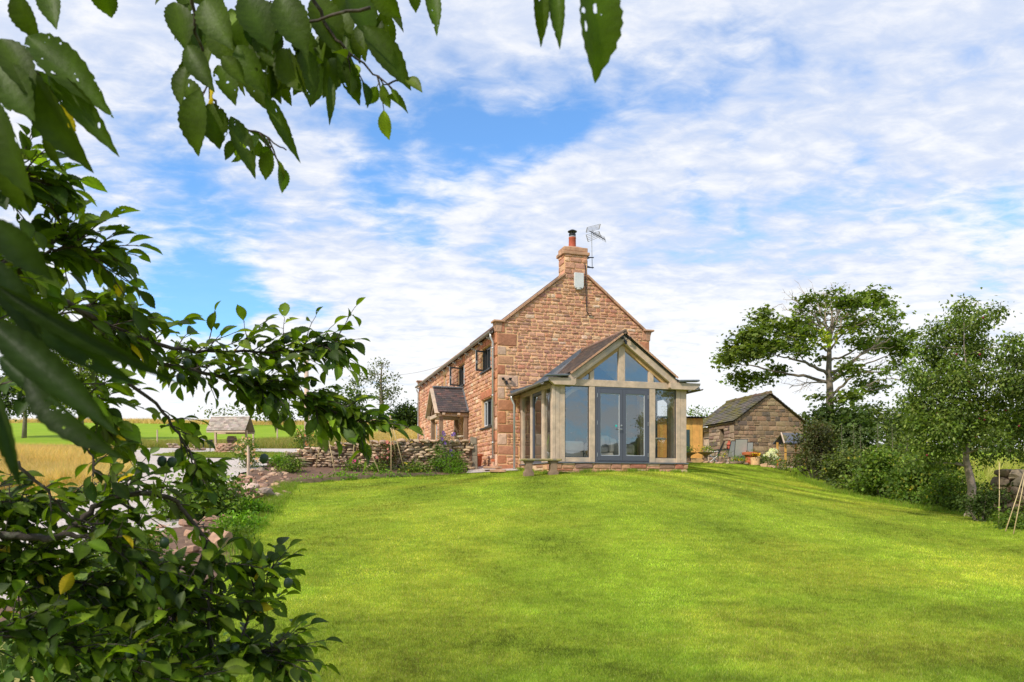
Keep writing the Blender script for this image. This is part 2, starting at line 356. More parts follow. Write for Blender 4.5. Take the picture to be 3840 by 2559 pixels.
# ---------------------------------------------------------------- ground
def meadow_mat():
    m=mat('meadow',(.30,.25,.07),.95,ns=.5,na=.3,bump=.6,bs=3,bdist=.1,n2=((.13,.20,.03),.12,.42,.6)); return m
M['meadow']=meadow_mat()
def axis(lo,hi,c,fine,grow):
    r=[c]; st=fine
    while r[-1]<hi: r.append(r[-1]+st); st*=grow
    l=[c]; st=fine
    while l[-1]>lo: l.append(l[-1]-st); st*=grow
    return np.array(l[::-1][:-1]+r)
ax=axis(-600,600,0,.5,1.035); ay=axis(-600,700,16,.5,1.035)
XX,YY=np.meshgrid(ax,ay,indexing='ij')
gx=np.clip(XX,-300,300); gy=np.clip(YY,-300,300)
ZZ=hz(gx,gy)-.03
k=ax.size; n_=ay.size
i,j=np.meshgrid(np.arange(k-1),np.arange(n_-1),indexing='ij'); a=(i*n_+j).ravel()
gr=np_mesh('ground',np.stack([XX,YY,ZZ],-1).reshape(-1,3),np.stack([a,a+n_,a+n_+1,a+1],-1),None,M['meadow'],smooth=True); gr['kind']='structure'

def lawn_mat(name,a,b,c,stripes=True):
    m=bpy.data.materials.new(name); m.use_nodes=True; nt=m.node_tree; N=nt.nodes; L=nt.links; bs=N['Principled BSDF']; bs.inputs['Roughness'].default_value=.9; bs.inputs['Specular IOR Level'].default_value=.15
    tc=N.new('ShaderNodeTexCoord')
    def nz(s,d,v=None,r=.6):
        n=N.new('ShaderNodeTexNoise'); n.inputs['Scale'].default_value=s; n.inputs['Detail'].default_value=d; n.inputs['Roughness'].default_value=r; L.new(v or tc.outputs['Object'],n.inputs['Vector']); return n.outputs['Fac']
    mp=N.new('ShaderNodeMapping'); mp.inputs['Scale'].default_value=(.9,3.2,1); mp.inputs['Rotation'].default_value=(0,0,.5); L.new(tc.outputs['Object'],mp.inputs[0])
    n1=nz(.45,5); n2=nz(1.4,5,mp.outputs[0]); n3=nz(16,3)
    ad=N.new('ShaderNodeMath'); ad.operation='ADD'; L.new(n1,ad.inputs[0]); L.new(n2,ad.inputs[1])
    ad2=N.new('ShaderNodeMath'); ad2.operation='MULTIPLY_ADD'; ad2.inputs[1].default_value=.5; L.new(n3,ad2.inputs[0]); L.new(ad.outputs[0],ad2.inputs[2])
    cr=N.new('ShaderNodeValToRGB'); e=cr.color_ramp.elements; e[0].position=.45; e[0].color=(*a,1); e[1].position=.75; e[1].color=(*c,1); q=e.new(.6); q.color=(*b,1)
    dv=N.new('ShaderNodeMath'); dv.operation='MULTIPLY'; dv.inputs[1].default_value=.48; L.new(ad2.outputs[0],dv.inputs[0]); L.new(dv.outputs[0],cr.inputs[0])
    L.new(cr.outputs[0],bs.inputs['Base Color'])
    bp=N.new('ShaderNodeBump'); bp.inputs['Strength'].default_value=.7; bp.inputs['Distance'].default_value=.03; L.new(nz(40,3),bp.inputs['Height']); L.new(bp.outputs[0],bs.inputs['Normal'])
    return m
M['lawn']=lawn_mat('mown_lawn',(.12,.18,.012),(.20,.28,.016),(.30,.36,.03))
M['pasture']=lawn_mat('pasture_grass',(.17,.27,.012),(.22,.33,.015),(.28,.36,.03))
LAWN_L=[(-6,-3),(2,-3),(7,-3.3),(10.5,-3.9),(12.5,-4.42),(16.5,-5.16),(19,-5.75),(19.95,-5.9),(22.35,-2.26),(22.75,-1.2),(23.5,1.5),(24.5,4.5),(26,5.6),(31,5.9)]
LAWN_R=[(-6,9),(5,9.6),(14,10.9),(27,11.1),(31,12.6)]
ribbon('lawn',[(a,b-.25) for a,b in LAWN_L],LAWN_R,-6,31,220,60,0,M['lawn'])
ribbon('pasture',[(50,-90),(100,-110)],[(50,-14),(58,-5),(70,4),(96,6)],52,94,50,60,.0,M['pasture'],wob=.6)
ribbon('paddock',[(22,13.5),(60,13.5)],[(22,60),(60,80)],22,62,30,40,.0,M['pasture'])
DR_L=[(4,-9.6),(10,-10),(17,-9.4),(26,-12.9),(35,-18),(45,-22)]; DR_R=[(4,-5.6),(11,-5.7),(14,-6.0),(17,-6.7),(21,-7.6),(26,-7.0),(32,-4.0),(45,-3.6)]
ribbon('driveway',DR_L,DR_R,3,43,160,40,.015,M['gravel'],wob=.12)
M['verge']=lawn_mat('verge_grass',(.10,.15,.02),(.19,.22,.04),(.27,.25,.07))
ribbon('verge',[(33.2,-14.5),(34,-16.5),(37,-16.8),(39,-14.8)],[(33.2,-13.5),(34.5,-9),(37,-8.3),(39,-11)],33.2,39,24,24,.04,M['verge'])
# planted bank between drive and lawn, flower bed, patio
loft('soil',[(-5.75,19.9),(-5.2,16.6),(-4.45,12.5),(-3.95,10.5),(-3.4,7)],[(-7.55,22.2),(-6.75,17),(-6.1,14),(-5.8,11),(-5.7,7)],70,14,.012,M['soil'],amp=.012)
loft('flower_bed',[(-5.85,19.98),(-2.26,22.4),(-1.4,22.9)],[(-7.5,22.3),(-3.9,23.3),(-1.2,23.6)],70,16,.012,M['soil'],amp=.01)
loft('path',[(-1.4,22.75),(.9,22.9)],[(-1.3,25),(-.4,24.2)],14,10,.02,M['gravel'])
M['paving']=mat('old_paving',(.30,.22,.16),.9,ns=4,na=.3,bump=.5,bs=10)
ribbon('patio',[(30.8,5.8),(36,5)],[(30.8,12.6),(36,13.5)],30.8,36,20,20,.03,M['paving'])
# the wooded hill across the valley, behind the camera: seen mirrored in the glass
M['woodhill']=mat('far_wood',(.018,.032,.012),.95,ns=.1,na=.5,bump=.8,bs=.3,bdist=2.)
th=np.linspace(math.radians(-100),math.radians(60),120); rr=np.linspace(150,330,14)
T,R=np.meshgrid(th,rr,indexing='ij')
HX=np.sin(T)*R; HYY=-np.cos(T)*R
prof=np.sin((R-150)/180*math.pi*.5)**.8
cre=16+9*np.sin((T+.2)*1.3)+3*np.sin(T*7)+1.5*np.sin(T*17)
np_mesh('hill',np.stack([HX,HYY,-4+prof*cre+rng.uniform(-1,1,HX.shape)*1.2],-1).reshape(-1,3),
  (lambda n,k:(lambda a:np.stack([a,a+1,a+k+1,a+k],-1))((np.arange(n-1)[:,None]*k+np.arange(k-1)[None]).ravel()))(120,14),None,M['woodhill'],smooth=True)['kind']='structure'
# ---------------------------------------------------------------- masonry
def clip_poly(p, q):        # convex clip of p by convex ccw q, 2-D
    out=p
    for i in range(len(q)):
        a=q[i]; b=q[(i+1)%len(q)]; inp=out; out=[]
        if not inp: return []
        side=lambda c:(b[0]-a[0])*(c[1]-a[1])-(b[1]-a[1])*(c[0]-a[0])
        for k in range(len(inp)):
            c=inp[k]; d=inp[(k+1)%len(inp)]; s1=side(c); s2=side(d)
            if s1>=0: out.append(c)
            if (s1>=0)!=(s2>=0):
                t=s1/(s1-s2); out.append((c[0]+(d[0]-c[0])*t,c[1]+(d[1]-c[1])*t))
    return out
def sub_rects(r, holes):
    res=[r]
    for h in holes:
        nx=[]
        for (a0,b0,a1,b1) in res:
            if h[0]>=a1 or h[2]<=a0 or h[1]>=b1 or h[3]<=b0: nx.append((a0,b0,a1,b1)); continue
            if h[0]>a0: nx.append((a0,b0,h[0],b1))
            if h[2]<a1: nx.append((h[2],b0,a1,b1))
            m0=max(a0,h[0]); m1=min(a1,h[2])
            if h[1]>b0: nx.append((m0,b0,m1,h[1]))
            if h[3]<b1: nx.append((m0,h[3],m1,b1))
        res=nx
    return res
def area(p): return abs(sum(p[i][0]*p[(i+1)%len(p)][1]-p[(i+1)%len(p)][0]*p[i][1] for i in range(len(p))))/2
def stone(mb, fn, poly, gap, h, col, jit=.008):
    cx=sum(p[0] for p in poly)/len(poly); cy=sum(p[1] for p in poly)/len(poly)
    def inset(p,g):
        dx,dy=p[0]-cx,p[1]-cy; l=math.hypot(dx,dy) or 1
        return (cx+dx-math.copysign(min(g,abs(dx)*.9),dx)+random.uniform(-jit,jit), cy+dy-math.copysign(min(g,abs(dy)*.9),dy)+random.uniform(-jit,jit))
    # subdivide edges' corners: chamfer corners for a rounded, hand-cut outline
    q=[inset(p,gap) for p in poly]; ch=[]
    n=len(q)
    for i in range(n):
        a=q[i-1]; b=q[i]; c=q[(i+1)%n]
        for o in (a,c):
            l=math.hypot(o[0]-b[0],o[1]-b[1]); t=min(.3,random.uniform(.012,.03)/max(l,.01)); ch.append((b[0]+(o[0]-b[0])*t,b[1]+(o[1]-b[1])*t))
    inn=[(cx+(p[0]-cx)*.90,cy+(p[1]-cy)*.84) for p in ch]
    m=len(ch); V=[fn(p[0],p[1],-.004) for p in ch]+[fn(p[0],p[1],h*random.uniform(.6,1.15)) for p in inn]+[fn(cx,cy,h*1.25)]
    fs=[(i,(i+1)%m,(i+1)%m+m,i+m) for i in range(m)]+[(m+i,m+(i+1)%m,2*m) for i in range(m)]
    mb.mesh(V,fs,col)
def jc(c,v=.12,hue=.05):
    k=1+random.uniform(-v,v); return tuple(max(0,x*k*(1+random.uniform(-hue,hue))) for x in c)
SAND=[((.53,.29,.175),5),((.49,.25,.155),4),((.44,.215,.135),3),((.36,.19,.13),2.0),((.585,.36,.22),2.2),((.64,.46,.32),.5),((.47,.205,.12),1.2)]
BARN=[((.26,.165,.092),5),((.22,.14,.08),3),((.31,.205,.115),3),((.13,.095,.065),.9),((.33,.23,.13),1)]
SAND=[(tuple(min(.8,x*1.07) for x in c),w) for c,w in SAND]
def pick(pal): return jc(random.choices([p[0] for p in pal],[p[1] for p in pal])[0])
def masonry(mb, fn, outline, holes, pal, ch=(.10,.19), sl=(.16,.46), quo=None, h=.022, gap=.008, fixed=()):
    xs=[p[0] for p in outline]; ys=[p[1] for p in outline]; x0,x1=min(xs),max(xs); y0,y1=min(ys),max(ys)
    allh=list(holes)
    def put(r,c,hh):
        for q in sub_rects(r,allh):
            if q[2]-q[0]<.05 or q[3]-q[1]<.035: continue
            p=clip_poly([(q[0],q[1]),(q[2],q[1]),(q[2],q[3]),(q[0],q[3])],outline)
            if len(p)>=3 and area(p)>.003: stone(mb,fn,p,gap,hh,c)
    for (r,c) in fixed:
        put(r,c,h*1.1)
    allh+= [r for r,c in fixed]
    if quo:      # (side x, direction, lengths, height)
        for (qx,dr,ln,qh,qy1,qc) in quo:
            y=y0; i=0
            while y<qy1:
                hh=qh*random.uniform(.75,1.2); l=ln[i%2]*random.uniform(.85,1.15); 
                r=(qx,y,qx+l,y+hh) if dr>0 else (qx-l,y,qx,y+hh)
                put(r,jc(random.choice(qc)),h*.9); allh.append(r); y+=hh; i+=1
    y=y0
    while y<y1:
        c=random.uniform(*ch); x=x0-random.uniform(0,.3)
        while x<x1:
            l=random.uniform(*sl)*(1.2 if c>.15 else 1)
            if random.random()<.12 and c>.13:
                t=c*random.uniform(.4,.6); put((x,y,x+l,y+t),pick(pal),h*random.uniform(.5,1.3)); put((x,y+t,x+l,y+c),pick(pal),h*random.uniform(.5,1.3))
            else: put((x,y+random.uniform(-.006,.006),x+l,y+c),pick(pal),h*random.uniform(.5,1.4))
            x+=l
        y+=c
def backing(mb, fn, outline, holes, depth):
    xs=[p[0] for p in outline]; ys=[p[1] for p in outline]
    for q in sub_rects((min(xs),min(ys),max(xs),max(ys)),holes):
        p=clip_poly([(q[0],q[1]),(q[2],q[1]),(q[2],q[3]),(q[0],q[3])],outline)
        if len(p)>=3: mb.poly([fn(a,b,0) for a,b in p]); mb.poly([fn(a,b,-depth) for a,b in p])
    for (a0,b0,a1,b1) in holes:
        for (p,q) in (((a0,b0),(a1,b0)),((a1,b0),(a1,b1)),((a1,b1),(a0,b1)),((a0,b1),(a0,b0))):
            mb.poly([fn(*p,0),fn(*q,0),fn(*q,-depth),fn(*p,-depth)])
    n=len(outline)
    for i in range(n):
        p=outline[i]; q=outline[(i+1)%n]; mb.poly([fn(*p,0),fn(*q,0),fn(*q,-depth),fn(*p,-depth)])
def tiles(mb, o, e, up, nrm, Lw, H, gauge, wd, pal, th=.016, mask=None, tilt=.016, jit=.0):
    o=Vector(o); e=Vector(e).normalized(); up=Vector(up).normalized(); nrm=Vector(nrm).normalized()
    y=0; r=0
    while y<H-.001:
        x=-(wd/2 if r%2 else 0); 
        while x<Lw:
            w=wd*random.uniform(.93,1.05) if jit else wd
            a0=max(x,0); a1=min(x+w-.004,Lw)
            if a1-a0>.015 and (mask is None or mask((a0+a1)/2,y)):
                c=pick(pal); hh=min(gauge*1.6,H-y+gauge*.2); t=tilt+random.uniform(0,jit or .003)
                P=[o+e*a0+up*y+nrm*t, o+e*a1+up*y+nrm*(t+random.uniform(0,.003)), o+e*a1+up*(y+hh)+nrm*.002, o+e*a0+up*(y+hh)+nrm*.002]
                mb.hexa([P[0],P[1],P[2],P[3]]+[p+nrm*th for p in P],c)
            x+=w
        y+=gauge; r+=1

# ---------------------------------------------------------------- farmhouse
A=Vector((-.4606,23.472,2.0)); TH=math.atan2(.2889,.9574); Uv=Vector((.9574,.2889,0)); Vv=Vector((-.2889,.9574,0))
def fac(x,y):      # photo pixel on the left front -> (v along, z above the plinth base)
    r=(x-CX)/F; v=(A.x-r*A.y)/(r*.9574+.2889); return v, EYE+(HY-y)/F*(A.y+.9574*v)-2.0
HW=5.283; HL=14.5; ZB=-.6; ZE=4.42; RS=.80; ZAP=ZE+.1+RS*HW/2
farm=empty('farmhouse',A,TH,'two storey pink sandstone farmhouse with a steep gable and red chimney pot','farmhouse')
gab=[(0,ZB),(HW,ZB),(HW,ZE+.1),(HW/2,ZAP),(0,ZE+.1)]
fG=lambda a,b,h:(a,-h,b)
fL=lambda a,b,h:(-h,a,b)
QC=[(.47,.20,.105),(.43,.175,.09),(.52,.25,.14),(.60,.40,.27),(.50,.21,.105)]
# openings on the long front (native photo pixels of the nearer edge and the height there)
def win(xf,xn,yt,yb): 
    vf,_=fac(xf,yt); vn,zt=fac(xn,yt); _,zb=fac(xn,yb); return (vn,zb,vf,zt)
WN=[win(1807,1842.5,1287,1379.5), win(1719,1743,1358,1441), win(1664,1675,1402.7,1456), win(1807,1848,1485.6,1596.8)]
WN+= [win(1583,1592,1601.7,1645)]
DOORP=(4.15,.35,5.05,2.10); PWIN=win(1629,1641,1582,1645); PWIN=(PWIN[0],1.0,PWIN[2],PWIN[3])
holes=WN+[DOORP,PWIN]
mb=MB(); backing(mb,fG,gab,[],.45)
backing(mb,fL,[(0.45,ZB),(HL,ZB),(HL,ZE),(0.45,ZE)],[h for h in holes],.40)
mb.box(.0,.02,0.0,.45,ZB,ZE)
backing(mb,lambda a,b,h:(a,HL+h,b),gab,[],.3); backing(mb,lambda a,b,h:(HW+h,a,b),[(.45,ZB),(HL,ZB),(HL,ZE),(.45,ZE)],[],.3)
wall=mb.build('wall',M['mortar'],farm)
sm=MB()
LR=[]
for w in WN[:2]+WN[3:4]:     # red voussoir lintels
    n=4; a0,a1=w[0]-.12,w[2]+.12
    for i in range(n): LR.append(((a0+(a1-a0)*i/n,w[3],a0+(a1-a0)*(i+1)/n,w[3]+(.30 if w is WN[3] else .2)),jc((.46,.165,.08),.08)))
for w in (WN[2],WN[4],PWIN): LR.append(((w[0]-.15,w[3],w[2]+.15,w[3]+.2),jc((.60,.38,.22),.05)))
masonry(sm,fG,gab,[],SAND,ch=(.08,.145),sl=(.12,.32),gap=.010,quo=[(0,1,(.28,.62),.36,4.6,QC),(HW,-1,(.3,.5),.36,4.6,QC)])
masonry(sm,fL,[(0,ZB),(HL,ZB),(HL,ZE),(0,ZE)],holes,SAND,ch=(.11,.18),sl=(.18,.40),gap=.010,quo=[(0,1,(.55,.25),.36,4.4,QC),(HL,-1,(.55,.25),.36,4.4,QC)],fixed=LR,h=.03)
sm.build('stonework',M['stone'],farm)
# copings and kneelers
CU0,CU1,CV1=HW/2-.395,HW/2+.395,.50
for vv in (-.08,HL-.24):
    for s in (0,1):
        cp=MB()
        fx=(lambda u:u) if s==0 else (lambda u:HW-u)
        n=9
        for i in range(n):
            ue=CU0-.003 if vv<0 else HW/2
            u0=.16+(ue-.16)*i/n; u1=.16+(ue-.16)*(i+1)/n-.006
            z0=ZE+.1+RS*u0; z1=ZE+.1+RS*u1; t=.10+random.uniform(-.006,.006)
            P=[(fx(u0),vv,z0+.012),(fx(u1),vv,z1+.012),(fx(u1),vv+.34,z1+.012),(fx(u0),vv+.34,z0+.012)]
            cp.hexa(P+[(p[0],p[1],p[2]+t) for p in P],jc((1,1,1),.1,.02))
        q=[(fx(-.14),vv-.02,ZE+.265),(fx(.24),vv-.02,ZE+.265),(fx(.24),vv-.02,ZE+.325),(fx(-.14),vv-.02,ZE+.325)]
        cp.prism(q,(0,.38,0))
        q=[(fx(-.075),vv+.045,ZE+.262),(fx(.16),vv+.045,ZE+.262),(fx(.12),vv+.045,ZE-.04),(fx(-.02),vv+.045,ZE-.04),(fx(-.028),vv+.045,ZE+.10)]
        cp.prism(q,(0,.34,0))
        cp.build('coping',M['coping'],farm,bevel=.012)
# roof
rf=MB(); 
for s in (0,1):
    sg=1 if s==0 else -1; ox=-.12 if s==0 else HW+.12
    tiles(rf,(ox,.25,ZE-.02),(0,1,0),(sg,0,RS),(-sg*RS,0,1),HL-.5,math.hypot(HW/2+.12,RS*(HW/2+.12)),.2,.32,[((.14,.10,.085),3),((.19,.12,.09),2),((.10,.085,.08),2)],th=.012,tilt=.02)
    x0=ox; rf.poly([(x0,.25,ZE-.05),(x0,HL-.25,ZE-.05),(HW/2,HL-.25,ZE-.05+RS*(HW/2+.12)),(HW/2,.25,ZE-.05+RS*(HW/2+.12))],(.1,.08,.07))
rf.box(HW/2-.1,HW/2+.1,.25,HL-.25,ZE+RS*(HW/2+.12)-.02,ZE+RS*(HW/2+.12)+.07,(.15,.09,.07))
rf.build('roof',M['tile'],farm)
# gutters, brackets, downpipes
def half_gutter(mb,a,b,r):
    a=Vector(a);b=Vector(b); d=(b-a).normalized(); s=d.cross(Vector((0,0,1))).normalized(); pr=[]
    n=7
    for q,rr in ((a,r),(b,r)):
        for k in range(n): w=math.pi*k/(n-1); pr.append(q+s*math.cos(w)*rr-Vector((0,0,1))*math.sin(w)*rr)
        for k in range(n)[::-1]: w=math.pi*k/(n-1); pr.append(q+s*math.cos(w)*(rr-.006)-Vector((0,0,1))*math.sin(w)*(rr-.006))
    m=2*n; fs=[(i,(i+1)%m,(i+1)%m+m,i+m) for i in range(m)]+[tuple(range(m))[::-1],tuple(range(m,2*m))]
    mb.mesh(pr,fs)
g=MB(); half_gutter(g,(-.17,.12,ZE+.0),(-.17,HL-.1,ZE+.0),.065); go=g.build('gutter',M['gutter'],farm)
for i in range(14):
    bk=MB(); y=.7+i*1.03; bk.box(-.10,-.028,y,y+.035,ZE-.16,ZE-.07); bk.box(-.16,-.10,y,y+.03,ZE-.12,ZE-.075)
    bk.build('gutter_bracket',M['lightedge'],farm)
def downpipe(x,y,ztop,zbot,parent,out=-.06,jog=.1,foot=True,r=.036):
    d=MB(); d.tube([(x-jog,y,ztop),(x-jog,y,ztop-.12),(x,y,ztop-.28),(x,y,zbot)],r,10)
    for z in (ztop-.5,(ztop+zbot)/2,zbot+.5): d.tube([(x,y,z),(x,y,z+.05)],r+.008,10)
    o=d.build('downpipe',M['zinc'],parent,smooth=True)
    return o
dp=downpipe(-.085,.22,ZE-.05,.38,farm,jog=.08)
ft=MB(); ft.box(-.14,-.04,.17,.28,.30,.38); ft.build('drain_shoe',M['terracotta'],dp,bevel=.01)
downpipe(-.085,HL-.25,ZE-.05,.6,farm,jog=.08)
# chimney
ch=MB(); cz0,cz1=ZAP-.55,7.02
cs=MB()
ch.box(CU0,CU1,-.012,CV1,cz0,cz1); chim=ch.build('chimney',M['mortar'],farm)
masonry(cs,lambda a,b,h:(a,-h-.013,b),[(CU0,ZAP-.40),(CU1,ZAP-.40),(CU1,cz1),(CU0,cz1)],[],SAND,ch=(.16,.21),sl=(.24,.42),h=.025)
masonry(cs,lambda a,b,h:(CU0-h,a,b),[(0,ZAP-.3),(CV1,ZAP-.3),(CV1,cz1),(0,cz1)],[],SAND,ch=(.16,.21),sl=(.24,.42),h=.025)
masonry(cs,lambda a,b,h:(CU1+h,a,b),[(0,ZAP-.3),(CV1,ZAP-.3),(CV1,cz1),(0,cz1)],[],SAND,ch=(.16,.21),sl=(.24,.42),h=.025)
cs.build('chimney_stonework',M['stone'],chim)
cc=MB(); cc.box(CU0-.075,CU1+.075,-.075,CV1+.075,cz1,cz1+.11); cc.box(CU0-.02,CU1+.02,-.03,CV1+.03,cz1+.122,cz1+.26)
cc.hexa([(CU0+.05,.02,cz1+.262),(CU1-.05,.02,cz1+.262),(CU1-.05,CV1-.02,cz1+.262),(CU0+.05,CV1-.02,cz1+.262),(CU0+.25,.15,cz1+.34),(CU1-.25,.15,cz1+.34),(CU1-.25,CV1-.15,cz1+.34),(CU0+.25,CV1-.15,cz1+.34)])
cc.build('chimney_cap',M['coping'],chim,bevel=.02)
pc=((CU0+CU1)/2-.02,.25,cz1+.30)
p=MB(); p.lathe([(.125,0),(.12,.05),(.115,.30),(.122,.31),(.122,.34),(.11,.345),(.11,.37)],16,pc); p.build('chimney_pot',M['redpot'],farm,smooth=True)
p=MB(); p.lathe([(.118,.355),(.118,.375)],16,pc); p.build('pot_band',M['lightedge'],farm)
p=MB(); p.lathe([(.11,.376),(.115,.46),(.10,.47)],16,pc)
for k in range(6):
    w=k*math.pi/3; p.tube([(pc[0]+.095*math.cos(w),pc[1]+.095*math.sin(w),pc[2]+.46),(pc[0]+.095*math.cos(w),pc[1]+.095*math.sin(w),pc[2]+.54)],.012,5)
p.lathe([(.15,.53),(.155,.55),(.06,.60),(.05,.60)],16,pc); p.build('cowl',M['black'],farm)

# windows of the long front
def casement(w, parent, nl, opened=None, sill=True):
    a0,b0,a1,b1=w; D=.10
    fr=MB(); t=.055
    fr.box(D,D+.07,a0,a1,b0,b0+t); fr.box(D,D+.07,a0,a1,b1-t,b1); 
    for i in range(nl+1):
        x=a0+(a1-a0)*i/nl; x=min(max(x,a0+t/2),a1-t/2); fr.box(D-.001,D+.071,x-t/2,x+t/2,b0+t,b1-t)
    fo=fr.build('window',M['darkframe'],parent)
    for i in range(nl):
        x0=a0+(a1-a0)*i/nl+.04; x1=a0+(a1-a0)*(i+1)/nl-.04
        if opened==i:
            # hinged at the far jamb, swung outwards
            hw=x1-x0; hx=x1; ang=math.radians(78); c,s=math.cos(ang),math.sin(ang)
            def T(q,dz,off=0): return (D-.02-q*s-off*c, hx-q*c+off*s*0, dz)
            sa=MB(); th=.045
            for (q0,q1,z0,z1) in ((0,hw,b0+.05,b0+.11),(0,hw,b1-.11,b1-.05),(0,.06,b0+.111,b1-.111),(hw-.06,hw,b0+.111,b1-.111)):
                P=[T(q0,z0),T(q1,z0),T(q1,z0,-th),T(q0,z0,-th)]; sa.hexa(P+[(p_[0],p_[1],z1) for p_ in P])
            so_=sa.build('casement',M['darkframe'],fo)
            e=MB(); P=[T(hw+.002,b0+.05),T(hw+.012,b0+.05),T(hw+.012,b0+.05,-th),T(hw+.002,b0+.05,-th)]; e.hexa(P+[(p_[0],p_[1],b1-.05) for p_ in P]); e.build('edge_strip',M['lightedge'],fo)
            gp=MB(); gp.poly([T(.06,b0+.1,-.02),T(hw-.06,b0+.1,-.02),T(hw-.06,b1-.1,-.02),T(.06,b1-.1,-.02)]); gp.build('pane',M['glass'],fo)
            hd=MB(); hd.tube([T(hw-.03,(b0+b1)/2,-.07),T(hw-.03,(b0+b1)/2-.1,-.09)],.012,6); hd.build('handle',M['lightedge'],fo)
        else:
            sa=MB(); 
            for (q0,q1,z0,z1) in ((x0,x1,b0+.06,b0+.10),(x0,x1,b1-.10,b1-.06),(x0,x0+.04,b0+.101,b1-.101),(x1-.04,x1,b0+.101,b1-.101)): sa.box(D-.025,D+.02,q0,q1,z0,z1)
            sa.build('casement',M['darkframe'] if i%2 else M['lightedge'],fo)
            gp=MB(); gp.poly([(D+.03,x0,b0+.06),(D+.03,x1,b0+.06),(D+.03,x1,b1-.06),(D+.03,x0,b1-.06)]); gp.build('pane',M['glass'],fo)
    bd=MB(); bd.box(D+.5,D+.52,a0-.3,a1+.3,b0-.3,b1+.2); bd.build('dark_room_sheet',M['darkframe'],fo)  # dark sheet standing in for the unlit room behind the glass
    if sill:
        s=MB(); s.box(-.075,.10,a0-.06,a1+.06,b0-.055,b0-.002); s.build('sill',M['black'],fo,bevel=.006)
    return fo
casement(WN[0],farm,3,opened=2); casement(WN[1],farm,2,opened=1); casement(WN[2],farm,1); casement(WN[3],farm,3); casement(WN[4],farm,1)
casement(PWIN,farm,1,sill=False)
d=MB(); d.box(.16,.21,DOORP[0],DOORP[2],DOORP[1],DOORP[3]); dr=d.build('door',M['oak_dark'],farm)
d=MB()
for k in range(6): d.box(.15,.16,DOORP[0]+.02+k*.15,DOORP[0]+.15+k*.15,DOORP[1]+.02,DOORP[3]-.03)
d.build('door_board',M['oak_dark'],dr)

# ---------------------------------------------------------------- porch
porch=empty('porch',A+Vv*4.66+Uv*-.5,TH,'small oak porch with a steep brown tiled roof over the front door','porch')
PR=[((.085,.062,.06),4),((.11,.07,.062),2),((.06,.05,.052),3),((.18,.085,.07),.4)]
pz=3.15; ez=2.17; hwp=.95; dx=1.16; OX=.5   # local: x from -.66 (front) to .5 (wall)
for s in (-1,1):
    t=MB(); up=Vector((0,-s*hwp,pz-ez)); nr=Vector((0,s*(pz-ez),hwp))
    tiles(t,(-.66,s*hwp,ez),(1,0,0),up,nr,dx-.01,up.length,.105,.165,PR)
    t.poly([(-.66,s*hwp,ez-.02),(OX-.03,s*hwp,ez-.02),(OX-.03,0,pz-.02),(-.66,0,pz-.02)],(.2,.13,.08))
    t.build('roof_slope',M['tile'],porch)
t=MB()
for k in range(4): t.beam((-.67+k*.29,0,pz+.03),(-.67+k*.29+.285,0,pz+.03),.2,.07,col=(1,1,1))
t.build('ridge_tile',M['lead'],porch,bevel=.02)
fl=MB(); fl.beam((OX-.05,-hwp,ez+.06),(OX-.05,0,pz+.06),.05,.05,(1,0,0)); fl.build('flashing',M['lead'],porch)
bb=MB()
for s in (-1,1): bb.beam((-.70,s*(hwp+.04),ez-.06),(-.70,0,pz-.04),.05,.17,(1,0,0))
bb.build('bargeboard',M['oak'],porch,bevel=.008)
# arched brace
ab=MB(); 
for s in (-1,1):
    pts=[]; 
    for k in range(6): a=k/5*math.pi/2; pts.append((-.55,s*.62*math.cos(a),ez-.12+.5*math.sin(a)))
    for k in range(5): ab.beam(pts[k],pts[k+1],.10,.11,(1,0,0))
ab.build('arched_brace',M['oak_dark'],porch)
for s in (-1,1):
    b_=MB(); b_.beam((-.72,s*.78,ez-.07),(.47,s*.78,ez-.07),.12,.12); b_.build('wall_plate',M['oak'],porch,bevel=.01)
    for xx in (-.5,.05): b_=MB(); b_.beam((xx,s*.90,ez-.055),(xx+.1,s*.90,ez-.055),.12,.07); b_.build('rafter_end',M['oak'],porch)
    for xx in (-.52,.38):
        b_=MB(); b_.box(xx-.07,xx+.07,s*.78-.07,s*.78+.07,-.2,ez-.13); b_.build('post',M['oak_dark'],porch,bevel=.01)
b_=MB(); b_.beam((-.60,-.9,ez-.09),(-.60,.9,ez-.09),.10,.13); b_.build('tie_beam',M['oak'],porch,bevel=.01)
b_=MB(); b_.box(-.6,.5,-.9,.9,.1,.34); b_.build('doorstep',M['stone_plain'],porch,bevel=.02)

# ---------------------------------------------------------------- garden room
GU0,GU1,GV=.737,4.94,-3.03; UM=2.87
room=empty('garden_room',A+Uv*UM+Vv*GV,TH,'oak framed glazed garden room with a tiled gable roof and grey double doors','garden room')
def R(u,v,z): return (u-UM,v-GV,z)      # house frame -> room frame (same z)
class RB(MB):
    def bx(s,u0,u1,v0,v1,z0,z1,col=(1,1,1)): s.box(u0-UM,u1-UM,v0-GV,v1-GV,z0,z1,col)
SL=.215; PT=2.36; BT=2.55      # sill, plate underside, beam top
